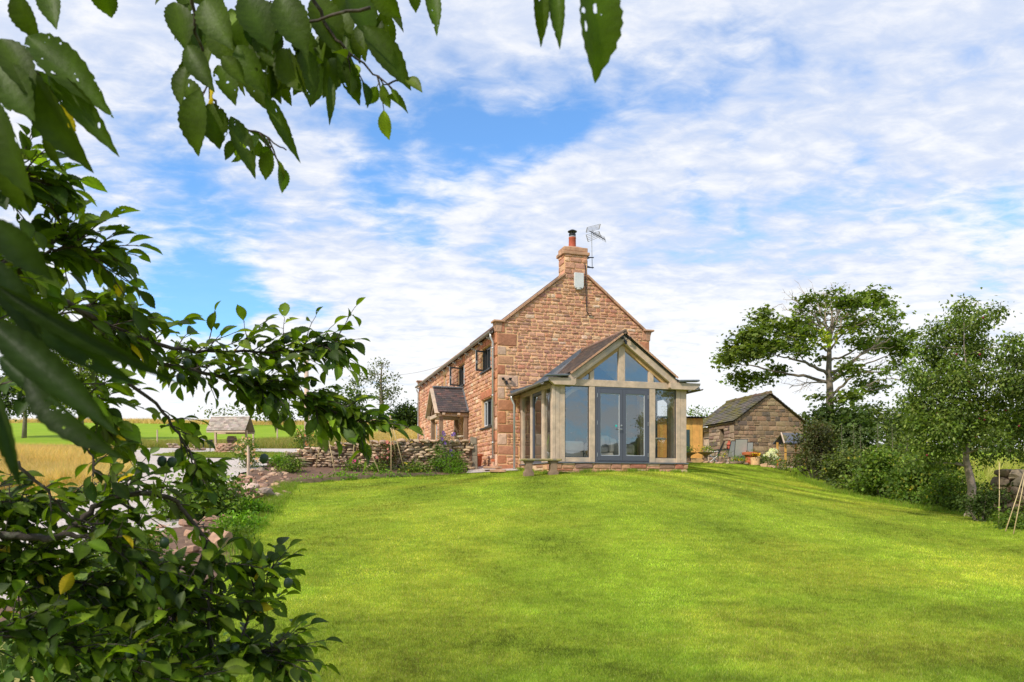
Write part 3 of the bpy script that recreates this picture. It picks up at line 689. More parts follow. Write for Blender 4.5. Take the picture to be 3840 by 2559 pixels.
# plinth
b=RB(); b.bx(GU0+.01,GU1-.01,GV+.01,-.03,ZB,SL-.03); b.build('plinth',M['mortar'],room)
s_=MB()
PAL2=[((.52,.28,.16),4),((.45,.22,.14),3),((.60,.42,.26),3),((.26,.14,.10),1.5),((.44,.18,.10),2)]
masonry(s_,lambda a,b,h:(a-UM,-h,b),[(GU0-.02,ZB),(GU1+.04,ZB),(GU1+.04,SL-.03),(GU0-.02,SL-.03)],[],PAL2,ch=(.13,.19),sl=(.2,.5),h=.02)
masonry(s_,lambda a,b,h:(GU0-UM-h,a,b),[(0,ZB),(-GV-.03,ZB),(-GV-.03,SL-.03),(0,SL-.03)],[],PAL2,ch=(.13,.19),sl=(.2,.5),h=.02)
masonry(s_,lambda a,b,h:(GU1-UM+h,a,b),[(0,ZB),(-GV-.03,ZB),(-GV-.03,SL-.03),(0,SL-.03)],[],PAL2,ch=(.13,.19),sl=(.2,.5),h=.02)
s_.build('plinth_stonework',M['stone'],room)
b=RB(); b.bx(GU0-.04,GU1+.05,GV-.04,GV+.10,SL-.03,SL); b.bx(GU0-.04,GU0+.10,GV+.101,-.03,SL-.03,SL); b.bx(GU1-.09,GU1+.05,GV+.101,-.03,SL-.03,SL); b.build('sill',M['lead'],room)
b=RB(); b.bx(GU0+.11,GU1-.10,GV+.11,-.04,SL-.02,SL+.02); b.build('floor',M['floor'],room)
def post(u0,u1,v0,v1,z0,z1,m='oak',nm='post',bev=.008):
    b=RB(); b.bx(u0,u1,v0,v1,z0,z1); return b.build(nm,M[m],room,bevel=bev)
fu=lambda x:(lambda r:UM+(r*21.4-3.162)/(.9574-.2889*r))((x-CX)/F)
# front frame, native photo x of the members
xs=dict(c0=2071,c1=2119,p0=2210,p1=2232,d0=2233.5,d1=2435,q0=2436,q1=2457.6,r0=2536.6,r1=2573)
U={k:fu(v) for k,v in xs.items()}
post(GU0,GU0+.10,GV,GV+.16,SL,PT); post(GU0+.106,GU0+.23,GV+.004,GV+.16,SL,PT); post(GU0+.236,U['c1'],GV,GV+.16,SL,PT)
post(U['p0'],U['p1']-.003,GV,GV+.14,SL,PT); post(U['q0'],U['q1'],GV,GV+.14,SL,PT)
post(U['r0'],U['r0']+.13,GV,GV+.16,SL,PT); post(U['r0']+.136,GU1,GV+.004,GV+.16,SL,PT)
post(GU0+.1,GU1-.1,GV-.01,GV+.15,PT,BT,nm='tie_beam')
for (u0,u1) in ((GU0-.05,GU0+.66),(GU1-.62,GU1+.40)):
    b=MB(); e=.14
    P=[(u0,PT+.0),(u1,PT+.0),(u1,BT+.02),(u0,BT+.02)]
    if u0<2: P=[(GU0-.12,PT+.10),(GU0+.02,PT-.01),(u1-.05,PT-.01),(u1,PT+.05),(u1,BT+.0),(GU0-.14,BT-.0)]
    else: P=[(u0,PT+.04),(u0+.05,PT-.01),(GU1+.18,PT-.01),(GU1+.36,PT+.11),(GU1+.38,BT+.0),(u0,BT+.0)]
    b.prism([R(q[0],GV-.15,q[1]) for q in P],(0,.137,0)); b.build('plate_end',M['oak'],room,bevel=.008)
# bottom rails and fixed panes
def pane(pts,nm='pane',parent=None,m='glass'):
    b=MB(); b.poly([R(*p) for p in pts]); return b.build(nm,M[m],parent or room)
for a,b_ in (('c1','p0'),('q1','r0')):
    post(U[a]+.001,U[b_]-.001,GV+.02,GV+.13,SL,SL+.13,nm='bottom_rail')
    w=RB(); u0,u1=U[a]+.004,U[b_]-.004
    for (x0,x1,z0,z1) in ((u0,u0+.018,SL+.131,PT-.002),(u1-.018,u1,SL+.131,PT-.002),(u0+.0185,u1-.0185,SL+.131,SL+.15),(u0+.0185,u1-.0185,PT-.02,PT-.002)): w.bx(x0,x1,GV+.03,GV+.07,z0,z1)
    wo=w.build('window',M['darkframe'],room)
    pane([(U[a],GV+.05,SL+.13),(U[b_],GV+.05,SL+.13),(U[b_],GV+.05,PT),(U[a],GV+.05,PT)],parent=wo)
# double door
du0,du1=U['d0'],U['d1']; dm=(du0+du1)/2; dz0,dz1=SL+.005,PT-.003
f=RB(); t=.05
f.bx(du0,du0+t,GV+.0,GV+.09,dz0,dz1); f.bx(du1-t,du1,GV,GV+.09,dz0,dz1); f.bx(du0+t+.001,du1-t-.001,GV,GV+.09,dz1-t,dz1); f.bx(du0+t+.001,du1-t-.001,GV,GV+.09,dz0,dz0+.03)
f.build('door_frame',M['grey'],room,bevel=.005)
for i in (0,1):
    a0=du0+t+.004 if i==0 else dm+.004; a1=dm-.004 if i==0 else du1-t-.004
    z0,z1=dz0+.034,dz1-t-.004; l=RB(); st=.095
    l.bx(a0,a0+st,GV-.012,GV+.05,z0,z1); l.bx(a1-st,a1,GV-.012,GV+.05,z0,z1); l.bx(a0+st+.001,a1-st-.001,GV-.011,GV+.05,z0,z0+.15); l.bx(a0+st+.001,a1-st-.001,GV-.011,GV+.05,z1-.13,z1)
    lo=l.build('door',M['grey'],room,bevel=.006)
    gb=RB(); q0,q1,w0,w1=a0+st+.002,a1-st-.002,z0+.152,z1-.132
    for (x0,x1,y0,y1) in ((q0,q0+.014,w0,w1),(q1-.014,q1,w0,w1),(q0+.0145,q1-.0145,w0,w0+.014),(q0+.0145,q1-.0145,w1-.014,w1)): gb.bx(x0,x1,GV+.004,GV+.03,y0,y1)
    gb.build('glazing_bead',M['lightedge'],lo)
    pane([(a0+st,GV+.02,z0+.15),(a1-st,GV+.02,z0+.15),(a1-st,GV+.02,z1-.13),(a0+st,GV+.02,z1-.13)],parent=lo)
    hn=RB(); hx=(a0-.012 if i==0 else a1)
    for z in (z0+.12,(z0+z1)/2,z1-.25): hn.bx(hx,hx+.012,GV-.022,GV-.0125,z,z+.11)
    hn.build('hinge',M['zinc'],lo)
    if i==0:
        h=RB(); h.tube([R(a1-.045,GV-.013,1.16),R(a1-.045,GV-.06,1.16),R(a1-.17,GV-.06,1.165)],.011,8); h.tube([R(a1-.045,GV-.012,1.27),R(a1-.045,GV-.03,1.27)],.024,10)
        h.build('handle',M['zinc'],lo)
        k=RB(); k.tube([R(a1-st-.10,GV+.014,1.26),R(a1-st-.10,GV+.018,1.26)],.032,14); k.build('sticker',M['teal'],lo)
# gable triangle
zr=lambda u:(2.66+.743*(u-1.2)) if u>=1.2 else 2.43+.29*(u-.42)
zroof=lambda u: zr(u) if u<=UM else zr(2*UM-u)
AP=zroof(UM)
for s in (-1,1):
    q=lambda u:UM+s*(UM-u)
    b=MB(); v0=GV-.14
    P=[(q(1.10),BT+.005),(UM,AP-.11),(UM,AP-.30),(q(1.36),BT+.005)]
    P=[(q(1.17),2.60),(UM,AP-.07),(UM,AP-.28),(q(1.42),BT+.003),(q(1.17),BT+.003)]
    b.prism([R(x,v0+.02,z) for x,z in P],(0,.11,0)); b.build('bargeboard',M['oak'],room,bevel=.006)
    b=MB(); P=[(q(1.43),BT+.003),(UM,AP-.29),(UM,AP-.40),(q(1.60),BT+.003)]
    b.prism([R(x,GV+.01,z) for x,z in P],(0,.12,0)); b.build('principal_rafter',M['oak_new'],room,bevel=.006)
k0,k1=fu(2320),fu(2344)
b=MB(); b.prism([R(k0,GV-.005,BT),R(k1,GV-.005,BT),R(k1,GV-.005,AP-.40),R((k0+k1)/2,GV-.005,AP-.33),R(k0,GV-.005,AP-.40)],(0,.13,0)); b.build('king_post',M['oak'],room,bevel=.006)
zi=lambda u:AP-.40-(.743+.07)*abs(u-UM)
for (a,b_) in ((fu(2211.7),fu(2228)),(fu(2434),fu(2451))):
    c=MB(); c.prism([R(a,GV-.002,BT),R(b_,GV-.002,BT),R(b_,GV-.002,zi(b_)+.05),R(a,GV-.002,zi(a)+.05)],(0,.12,0)); c.build('strut',M['oak'],room,bevel=.006)
gl0=MB()
for (a,b_) in ((1.6,fu(2211.7)),(fu(2228),k0),(k1,fu(2434)),(fu(2451),2*UM-1.6)):
    pane([(a,GV+.05,BT),(b_,GV+.05,BT),(b_,GV+.05,max(zi(b_)+.04,BT)),(a,GV+.05,max(zi(a)+.04,BT+.001))],'gable_pane')
# side walls
tv=lambda t:GV+t
for side in (0,1):
    u0=GU0 if side==0 else GU1-.12; u1=u0+.12
    for (a,b_) in ((.74,.93),(1.80,1.98),(2.80,2.99)):
        for (c,d_) in ((a,(a+b_)/2-.003),((a+b_)/2+.003,b_)): post(u0,u1,tv(c),tv(d_),SL,PT-.05)
    post(u0,u1,tv(.161),tv(2.99),PT-.049,PT+.10,nm='wall_plate')
    post(u0+.01,u1-.01,tv(.161),tv(.739),SL,SL+.10,nm='bottom_rail'); post(u0+.01,u1-.01,tv(1.981),tv(2.799),SL,SL+.10,nm='bottom_rail')
    um=u0+.05
    for (a,b_) in ((.161,.739),(1.981,2.799)): pane([(um,tv(a),SL+.1),(um,tv(b_),SL+.1),(um,tv(b_),PT-.05),(um,tv(a),PT-.05)],'side_pane')
    f=RB(); a,b_=.932,1.798
    for (c,d_,z0,z1) in ((a,a+.07,SL,PT-.05),(b_-.07,b_,SL,PT-.05),(a+.071,b_-.071,SL,SL+.1),(a+.071,b_-.071,PT-.14,PT-.05)): f.bx(u0+.02,u0+.08,tv(c),tv(d_),z0,z1)
    fo=f.build('side_door',M['grey'],room,bevel=.004)
    pane([(um,tv(a+.07),SL+.1),(um,tv(b_-.07),SL+.1),(um,tv(b_-.07),PT-.14),(um,tv(a+.07),PT-.14)],parent=fo)
# roof: tiles above, lead below and beside the house
RT=[((.085,.06,.048),4),((.11,.075,.056),3),((.065,.05,.044),3),((.16,.10,.07),.8)]
for s in (-1,1):
    q=lambda u:UM+s*(u-UM) if s==1 else u
    L_=-GV-.02+.20; H_=math.hypot(UM-1.2,AP-zr(1.2))
    ux=1.2 if s==-1 else 2*UM-1.2; sg=-s
    up=Vector((sg*(UM-1.2),0,AP-zr(1.2))); nr=Vector((-sg*(AP-zr(1.2)),0,UM-1.2))
    t=MB(); mk=lambda x,y:(x < 1.62+ (L_-.25-1.62)*min(1,(y/H_)*1.02))
    tiles(t,R(ux,GV-.20,zr(1.2)+.03),(0,1,0),up,nr,L_,H_,.10,.165,RT,mask=mk,th=.013,tilt=.014)
    t.build('tiled_slope',M['tile'],room)
    t=MB()
    for k in range(int(H_/.1)):     # pale undercloak tiles at the verge
        o_=Vector(R(ux,GV-.215,zr(1.2)+.012))+up.normalized()*(k*.1); t.beam(o_,o_+up.normalized()*.094,.05,.022,(0,1,0),col=jc((.50,.28,.17),.15))
    t.build('verge_tile',M['tile'],room)
    d=MB(); e0=.42 if s==-1 else 2*UM-.42
    Pl=[R(e0,GV-.12,zr(.42)),R(ux,GV-.12,zr(1.2)),R(UM,GV-.12,AP),R(UM,-.03,AP),R(ux,-.03,zr(1.2)),R(e0,-.03,zr(.42))]
    lo_=[(p[0],p[1],p[2]-.02) for p in Pl]; 
    d.mesh(Pl+lo_,[(0,1,4,5),(1,2,3,4),(6,11,10,7),(7,10,9,8),(0,6,7,1),(1,7,8,2),(5,4,10,11),(4,3,9,10),(0,5,11,6)])
    # upstand against the gable, standing seams
    d.beam(R(e0,-.04,zr(.42)+.04),R(ux,-.04,zr(1.2)+.06),.03,.12); d.beam(R(ux,-.04,zr(1.2)+.06),R(UM,-.04,AP+.06),.03,.12)
    for vv in (-.7,-1.35): d.beam(R(e0,vv,zr(.42)+.012),R(ux,vv,zr(1.2)+.012),.03,.025)
    d.build('lead_roof',M['lead'],room)
    # little box gutter head of lead at the foot of the verge
    b=MB(); bx0=ux-(.72 if s==-1 else -.05); b.beam(R(bx0,GV-.13,2.595),R(bx0+.66,GV-.13,2.625),.20,.06); b.build('lead_gutter_head',M['lead'],room,bevel=.02)
    g=MB(); half_gutter(g,R(e0-.03*sg*0-.04*(1 if s==-1 else -1),GV-.14,2.40),R(e0-.04*(1 if s==-1 else -1),-.06,2.40),.06); g.build('gutter',M['gutter'],room)
    for k in range(7):
        vv=GV+.1+k*.46; b=RB(); b.beam(R(e0+.02*sg,vv,zr(.42)-.06),R(e0+sg*.42,vv,zr(.42)+.05),.05,.07); b.build('rafter_foot',M['oak_dark'],room)
t=MB()
for k in range(9):
    y=-.19+k*.36; t.tube([(0,y,AP+.03),(0,y+.35,AP+.03)],.07,8,col=jc((.20,.12,.09)))
t.build('ridge_tile',M['tile'],room)
dp=MB(); dp.tube([R(.38,-.28,2.36),R(.38,-.28,2.26),R(.47,-.28,2.08),R(.47,-.28,-.22)],.036,10); dp.build('downpipe',M['zinc'],room,smooth=True)
b=MB(); b.prism([R(GU0+.13,-.035,SL+.02),R(GU1-.13,-.035,SL+.02),R(GU1-.13,-.035,zr(1.2)-.02),R(2*UM-1.2,-.035,zr(1.2)-.02),R(UM,-.035,AP-.08),R(1.2,-.035,zr(1.2)-.02),R(GU0+.13,-.035,zr(1.2)-.02)],(0,.006,0)); b.build('added_dark_panel',M['darkpanel'],room)  # added panel over the stone gable, coloured dark so the room reads dim
# inside: curved braces, ceiling
b=MB()
for s in (-1,1): b.poly([R(UM+s*(UM-1.2),GV+.2,zr(1.2)-.06),R(UM,GV+.2,AP-.06),R(UM,-.05,AP-.06),R(UM+s*(UM-1.2),-.05,zr(1.2)-.06)])
b.build('ceiling',M['plaster'],room)
for s in (-1,1):
    b=MB(); pts=[]
    for k in range(7): a=k/6*math.pi/2; pts.append(R(UM+s*(1.98-1.05*(1-math.cos(a))),GV+.35,1.25+1.15*math.sin(a)))
    for k in range(6): b.beam(pts[k],pts[k+1],.11,.16,(0,1,0))
    b.build('curved_brace',M['oak'],room)
b=MB(); b.beam(R(GU0+.12,GV+.35,2.42),R(GU1-.12,GV+.35,2.42),.14,.16); b.build('truss_tie',M['oak_new'],room)

# furniture seen through the glass (things of their own)
def local(u,v,z): return A+Uv*u+Vv*v+Vector((0,0,z))
def armchair(u,v,rz,label):
    e=empty('armchair',local(u,v,SL+.02),TH+rz,label,'armchair')
    b=MB(); b.box(-.42,.42,-.40,.40,.08,.30); b.build('base',M['cream'],e,bevel=.04)
    b=MB(); b.box(-.27,.27,-.42,.28,.305,.46); b.build('seat',M['cream'],e,bevel=.05)
    b=MB(); b.hexa([(-.34,.22,.3),(.34,.22,.3),(.34,.42,.3),(-.34,.42,.3),(-.34,.34,.86),(.34,.34,.86),(.34,.50,.86),(-.34,.50,.86)]); b.build('backrest',M['cream'],e,bevel=.06)
    for s in (-1,1):
        b=MB(); b.box(s*.36-.075,s*.36+.075,-.42,.36,.301,.60); b.build('arm',M['cream'],e,bevel=.06)
    b=MB(); b.hexa([(-.2,.02,.47),(.2,.02,.47),(.2,.14,.47),(-.2,.14,.47),(-.2,.14,.80),(.2,.14,.80),(.2,.24,.80),(-.2,.24,.80)]); b.build('cushion',M['cream'],e,bevel=.04)
    return e
armchair(1.45,-2.1,math.radians(100),'cream armchair behind the left window of the garden room')
armchair(2.75,-1.6,math.radians(-20),'cream armchair with a loose cushion behind the left glass door')
armchair(3.55,-1.2,math.radians(40),'cream armchair behind the right glass door of the garden room')
e=empty('cabinet',local(1.95,-.45,SL+.02),TH,'low white cabinet against the inner wall of the garden room','cabinet')
b=MB(); b.box(-.5,.5,-.2,.25,0,.5); b.build('body',M['cabinet'],e,bevel=.01)
e=empty('round_table',local(4.3,-2.2,SL+.02),TH,'round pedestal table behind the right window of the garden room','table')
b=MB(); b.lathe([(.36,.70),(.38,.71),(.38,.73),(.36,.74)],24); b.build('tabletop',M['cream'],e)
b=MB(); b.lathe([(.2,0),(.18,.04),(.06,.12),(.05,.4),(.08,.6),(.1,.7)],14); b.build('pedestal',M['cream'],e,smooth=True)
e=empty('brass_urn',local(2.02,-2.6,SL+.02),TH,'dark brass urn standing inside beside the left window','urn')
b=MB(); b.lathe([(.06,0),(.05,.03),(.02,.07),(.03,.12),(.09,.22),(.10,.30),(.06,.38),(.04,.42),(.07,.46)],14); b.build('vase',M['brass'],e,smooth=True)

# ---------------------------------------------------------------- fittings on the walls
def floodlight(p,rz,label):
    e=empty('floodlight',p,rz,label,'floodlight')
    b=MB(); b.tube([(0,.02,-.0),(0,-.04,0)],.035,10); b.box(-.03,.03,-.09,-.03,-.10,.0); b.build('sensor',M['black'],e,bevel=.008)
    for s in (-1,1):
        b=MB(); b.tube([(s*.03,-.05,.04),(s*.10,-.06,.07)],.014,6); b.lathe([(.028,-.03),(.05,.03),(.05,.05)],12,(s*.12,-.07,.06)); b.build('lamp',M['black'],e)
    return e
floodlight(local(UM+.0,GV-.17,AP-.24),TH,'black twin spot floodlight at the peak of the garden room gable')
fx=(1897-CX)/F; uu=(fx*A.y-A.x)/(.9574-.2889*fx)
floodlight(local(uu,-.03,EYE+(HY-1432)/F*(A.y+.2889*uu)-2),TH,'black twin spot floodlight on the stone wall above the lead roof')
al=empty('alarm_box',local(2.72,-.03,6.16),TH,'white alarm box with a scalloped foot below the chimney','alarm box')
b=MB(); P=[(-.16,.27),(.16,.27),(.16,-.16),(.12,-.24)]+[(.12-.24*k/6,-.24+.035*math.sin(k/6*math.pi)) for k in range(1,6)]+[(-.12,-.24),(-.16,-.16)]
b.prism([(x,0,z) for x,z in P],(0,-.09,0)); b.build('case',M['white'],al,bevel=.012)
b=MB(); b.tube([(0,-.03,-.20),(0,-.03,-.27)],.09,16); b.build('strobe',M['greypad'],al)
# aerial
def gp(x,y,v=0.0): # pixel on plane v -> local coords of the house frame
    ax,ay=A.x+Vv.x*v,A.y+Vv.y*v; r=(x-CX)/F; u=(r*ay-ax)/(.9574-.2889*r); return Vector((u,v,EYE+(HY-y)/F*(ay+.2889*u)-2))
ae=empty('television_aerial',local(0,0,0)+Uv*3.2+Vv*.2+Vector((0,0,6.6)),TH,'grey television aerial with grid reflector clamped to the chimney','aerial')
off=Vector((3.2,.2,6.6)); q=lambda x,y,v=.2: gp(2000+x*.2679,820+y*.2679,v)-off
b=MB(); b.tube([q(815,175),q(825,705)],.013,8); b.build('mast',M['zinc'],ae)
b=MB()
for y in (545,685): b.beam(q(755,y),q(845,y+3),.03,.03)
b.tube([q(800,545),q(745,570),q(725,615),q(740,660),q(800,685)],.016,6); b.build('bracket',M['black'],ae)
b=MB(); b.tube([q(790,178),q(1005,295,-.35)],.014,6)
for k in range(9):
    t=.2+.8*k/8; c=q(790,178).lerp(q(1005,295,-.35),t); b.tube([c+Vector((-.07,-.1,.05)),c+Vector((.07,.1,-.05))],.007,4)
b.build('boom',M['black'],ae)
for (c0,c1,c2,c3) in (((755,125),(938,78),(918,150),(740,195)),((740,228),(920,180),(942,250),(768,325))):
    b=MB(); b.tube([q(*c0),q(*c3)],.014,5); b.tube([q(*c1),q(*c2)],.014,5)
    for k in range(5):
        t=k/4; l=q(*c0).lerp(q(*c3),t); r_=q(*c1).lerp(q(*c2),t); b.tube([l,r_],.0065,4)
    b.build('reflector',M['gutter'],ae)
cb=MB(); pts=[(722,630),(730,700),(735,900),(742,1200),(748,1300),(775,1350),(855,1372)]
cb.tube([gp(2000+x*.2679,820+y*.2679,-.05) for x,y in pts],.014,6)
c=cb.build('aerial_cable',M['black'],None); c.location=A; c.rotation_euler=(0,0,TH); tag(c,'black aerial cable running down the gable stonework','cable')
# steps and bench
def slab(x0,x1,y0,y1,Y,d,label,rz=TH,col='coping'):
    a=W(x0,y1,Y); b=W(x1,y1,Y); h=(y1-y0)/F*Y; w=(b-a).length
    m=MB(); m.hexa([(0,0,0),(w,0,0),(w-.05,d,0),(.04,d,0),(.01,.0,h),(w,.02,h),(w-.05,d,h),(.05,d,h)]); o=m.build('stone_step',M[col],None,bevel=.015); o.location=a; o.rotation_euler=(0,0,rz*.4); tag(o,label,'step','stone steps at the corner of the house'); return o
slab(1812,1884,1749,1757,22.9,.45,'upper weathered stone step at the foot of the house corner')
slab(1836,1899,1761,1771,22.3,.4,'lower weathered stone step at the edge of the lawn by the house')
be=empty('stone_bench',W(2028,1777,20.3),TH*.5,'mossy stone bench with carved legs by the garden room corner','bench')
M['moss']=mat('mossy_stone',(.30,.235,.10),.95,ns=7,na=.35,bump=.5,bs=25,n2=((.20,.17,.12),5.,.45,.6))
b=MB(); b.box(-.55,.55,-.19,.19,.345,.405); b.build('seat',M['moss'],be,bevel=.02)
for s in (-1,1):
    b=MB(); prof=[(.13,-.1),(.13,.04),(.10,.06),(.085,.12),(.095,.2),(.08,.27),(.12,.31),(.13,.344)]
    P=[(s*.34-w_,z) for w_,z in prof]+[(s*.34+w_,z) for w_,z in prof[::-1]]
    b.prism([(x,-.13,z) for x,z in P],(0,.26,0)); b.build('leg',M['oak_dark'],be,bevel=.008)
dr=MB(); dr.tube([(0,0,0),(0,-.14,0)],.055,12); o=dr.build('drain_pipe',M['black'],None); o.location=local(.50,-.55,-.13); tag(o,'short black drain pipe end at the foot of the downpipe','drain pipe')
pt=empty('terracotta_pot',Vector((-1.15,24.6,gz(-1.15,24.6)-.02)),0,'small terracotta pot against the house wall behind the gatepost','pot')
b=MB(); b.lathe([(.10,0),(.13,.04),(.16,.25),(.165,.36),(.19,.37),(.19,.43),(.165,.44)],20); b.build('vessel',M['terracotta'],pt,smooth=False)
# ---------------------------------------------------------------- leaves and grass
def leaf_template(nseg=5, fold=.25, droop=.35, wprof=None):
    wprof=wprof or [.06,.55,.92,1.0,.72,.03]
    V=[]; n=len(wprof); rr_=random.Random(5)
    for i,w in enumerate(wprof):
        t=i/(n-1)
        for s in (-1,0,1): V.append((t, s*w*.5, abs(s)*w*fold*.5 - droop*t*t*.5))
    Fc=[]
    for i in range(n-1):
        for k in (0,1): a=i*3+k; Fc.append((a,a+1,a+4,a+3))
    return np.array(V),np.array(Fc)
T_NEAR=leaf_template(wprof=[.04,.22,.38,.56,.64,.82,.82,.97,.93,1.04,.97,1.03,.92,.95,.78,.78,.56,.50,.26,.18,.01],fold=.3,droop=.4)
T_MID=leaf_template(wprof=[.08,.85,.95,.04],fold=.25,droop=.4)
T_QUAD=(np.array([(0,0,0),(.5,-.5,.08),(1,0,-.1),(.5,.5,.08)]),np.array([(0,1,2,3)]))
def palm_template():   # five-lobed leaf as three quads
    V=[];Fc=[]
    for a in (-.9,0,.9):
        b=len(V); c,s=math.cos(a),math.sin(a)
        for (x,y,z) in ((0,0,0),(.55,-.28,.05),(1,0,-.12),(.55,.28,.05)): V.append((x*c-y*s,x*s+y*c,z))
        Fc.append((b,b+1,b+2,b+3))
    return np.array(V),np.array(Fc)
T_PALM=palm_template()
def leaves_mesh(name, P, Dr, Nr, L, Wd, C, tmpl, m, parent):
    P=np.asarray(P,float); Dr=np.asarray(Dr,float); Nr=np.asarray(Nr,float); L=np.asarray(L,float); Wd=np.asarray(Wd,float); C=np.asarray(C,float)
    Dr/=np.linalg.norm(Dr,axis=1,keepdims=True)+1e-9
    S=np.cross(Nr,Dr); S/=np.linalg.norm(S,axis=1,keepdims=True)+1e-9; Nn=np.cross(Dr,S)
    TV,TF=tmpl; n=len(P); k=len(TV)
    V=P[:,None]+Dr[:,None]*(TV[None,:,0:1]*L[:,None,None])+S[:,None]*(TV[None,:,1:2]*Wd[:,None,None])+Nn[:,None]*(TV[None,:,2:3]*L[:,None,None])
    Fc=(TF[None]+(np.arange(n)*k)[:,None,None]).reshape(-1,4)
    CC=np.repeat(C,k,axis=0)
    if k>40:      # paler midrib and faint side veins
        ti=np.array([1.45 if abs(v[1])<1e-6 else (1.0 if (i//3)%2 else .86) for i,v in enumerate(TV)]); CC=np.clip(CC*np.tile(ti,n)[:,None],0,1)
    return np_mesh(name,V.reshape(-1,3),Fc,CC,m,parent,smooth=len(TV)>8)
def cols(pal, n, v=.25):
    p=np.array([c for c,_ in pal]); w=np.array([w for _,w in pal],float); i=rng.choice(len(p),n,p=w/w.sum())
    return np.clip(p[i]*(1+rng.uniform(-v,v,(n,1)))*(1+rng.uniform(-.08,.08,(n,3))),0,1)
GREEN=[((.110,.175,.022),4),((.15,.225,.028),3),((.075,.125,.020),3),((.21,.27,.038),.9)]
DARKG=[((.050,.080,.018),4),((.070,.108,.022),3),((.095,.14,.028),1.6)]
SYCA=[((.115,.165,.022),4),((.15,.205,.03),3),((.20,.25,.04),1.8),((.075,.12,.018),2)]
OLIVE=[((0.130,0.169,0.039),3),((0.169,0.208,0.046),2),((0.091,0.124,0.033),3)]
FRUITT=[((.13,.185,.030),4),((.175,.235,.045),3),((.08,.125,.022),3),((.27,.32,.09),.8)]
BRIGHT=[((0.138,0.276,0.017),4),((0.184,0.333,0.023),3),((0.103,0.218,0.017),2)]
GOLD=[((.64,.44,.18),4),((.52,.36,.14),3),((.72,.54,.26),2),((.28,.27,.07),1.2)]
def clump_leaves(centers, radii, counts, size, pal, up=.5, flat=.75, hang=.0, vc=.18, core=None):
    """leaf arrays for foliage clumps: leaves sit in twig-sized tufts through each clump"""
    P=[];Dr=[];Nr=[];L=[];C=[]
    for c,r,n in zip(centers,radii,counts):
        n=int(n); 
        if n<1: continue
        c=np.array(c,float); nt_=max(3,n//9)
        d=rng.normal(size=(nt_,3)); d/=np.linalg.norm(d,axis=1,keepdims=True); rad=rng.uniform(.25,1,(nt_,1))**.5
        tc=d*rad*np.array([1,1,flat])*r; tuft=rng.integers(0,nt_,n)
        off=rng.normal(size=(n,3))*size*1.5*np.array([1,1,.6])
        p=c+tc[tuft]+off; out=tc[tuft]/(r+1e-6)
        dr=out*.8+rng.normal(size=(n,3))*.6; dr[:,2]-=hang
        nr=rng.normal(size=(n,3))*.45+out*.35; nr[:,2]+=up+.3
        P.append(p);Dr.append(dr);Nr.append(nr);L.append(size*rng.uniform(.65,1.25,n))
        cc=cols(pal,n)*(1+rng.uniform(-vc,vc)); cc*= (1+.18*rng.normal(size=(nt_,1)))[tuft]; C.append(np.clip(cc,.005,1))
    P=np.concatenate(P);Dr=np.concatenate(Dr);Nr=np.concatenate(Nr);L=np.concatenate(L);C=np.concatenate(C)
    return P,Dr,Nr,L,C
def bez(a,b,bend,n=6,jit=.0):
    a=Vector(a);b=Vector(b); m=(a+b)/2+Vector(bend); r=[]
    for i in range(n+1):
        t=i/n; q=a*(1-t)**2+m*2*t*(1-t)+b*t*t
        if 0<i<n and jit: q+=Vector([random.uniform(-jit,jit) for _ in range(3)])
        r.append(q)
    return r
def bush(name,label,cat,x,y,rx,ry,h,n,leaf,pal,group=None,tmpl=None,z0=None,flowers=None,wid=.6,clumps=None,hang=.1,m='leaf',base_z=None,stems=8,up=.5):
    z=gz(x,y) if base_z is None else base_z
    e=empty(name,(x,y,z-.02),0,label,cat,group)
    k=clumps or max(7,int(rx*ry*7)+6); cs=[];rs=[]
    for i in range(k):
        a=random.uniform(0,6.283); q=random.random()**.5; hh=random.uniform(.15,1)
        lim=math.sqrt(max(0.05,1-max(0,hh-.35)**2/.48)); cr=random.uniform(.2,.36)*min(rx,ry,h)*1.25
        cs.append((math.cos(a)*q*max(.05,rx*lim-cr*.6),math.sin(a)*q*max(.05,ry*lim-cr*.6),max(cr*.55,hh*h-cr*.75))); rs.append(cr)
    cs.append((0,0,h*.45)); rs.append(min(rx,ry,h)*.5)
    w=np.array(rs)**2; P,Dr,Nr,L,C=clump_leaves(cs,rs,w/w.sum()*n,leaf,pal,hang=hang,up=up)
    keep=P[:,2]>.0; P,Dr,Nr,L,C=[q[keep] for q in (P,Dr,Nr,L,C)]
    leaves_mesh('foliage',P,Dr,Nr,L,L*wid,C,tmpl or T_QUAD,M[m],e)
    st=MB()
    for i in range(min(stems,len(cs))):
        c=Vector(cs[i]); s=Vector((c.x*.25+random.uniform(-.03,.03),c.y*.25,-.02)); st.tube(bez(s,c,(0,0,-.05*h),4),[.014*h+.004,.012*h+.003,.009*h+.003,.006*h+.002,.004],5)
    st.build('stem',M['bark'],e)
    if flowers:
        fc,fn,fs=flowers; fb=MB()
        for i in range(fn):
            j=random.randrange(len(cs)); c=cs[j]; r=rs[j]; a=random.uniform(0,6.28); b=random.uniform(-.1,1.4)
            p=Vector((c[0]+r*math.cos(a)*math.cos(b),c[1]-abs(r*math.sin(a)*math.cos(b)),c[2]+r*math.sin(b)*.9+.02))
            s=fs*random.uniform(.6,1.2); cc=jc(random.choice(fc),.15)
            for q in range(5):
                w_=q*1.257+random.random(); fb.poly([p,p+Vector((math.cos(w_)*s,-.3*s,math.sin(w_)*s)),p+Vector((math.cos(w_+.6)*s*1.1,-.1*s,math.sin(w_+.6)*s*1.1)),p+Vector((math.cos(w_+1.2)*s,-.3*s,math.sin(w_+1.2)*s))],cc)
        fb.build('blossom',M['flower'],e)
    return e

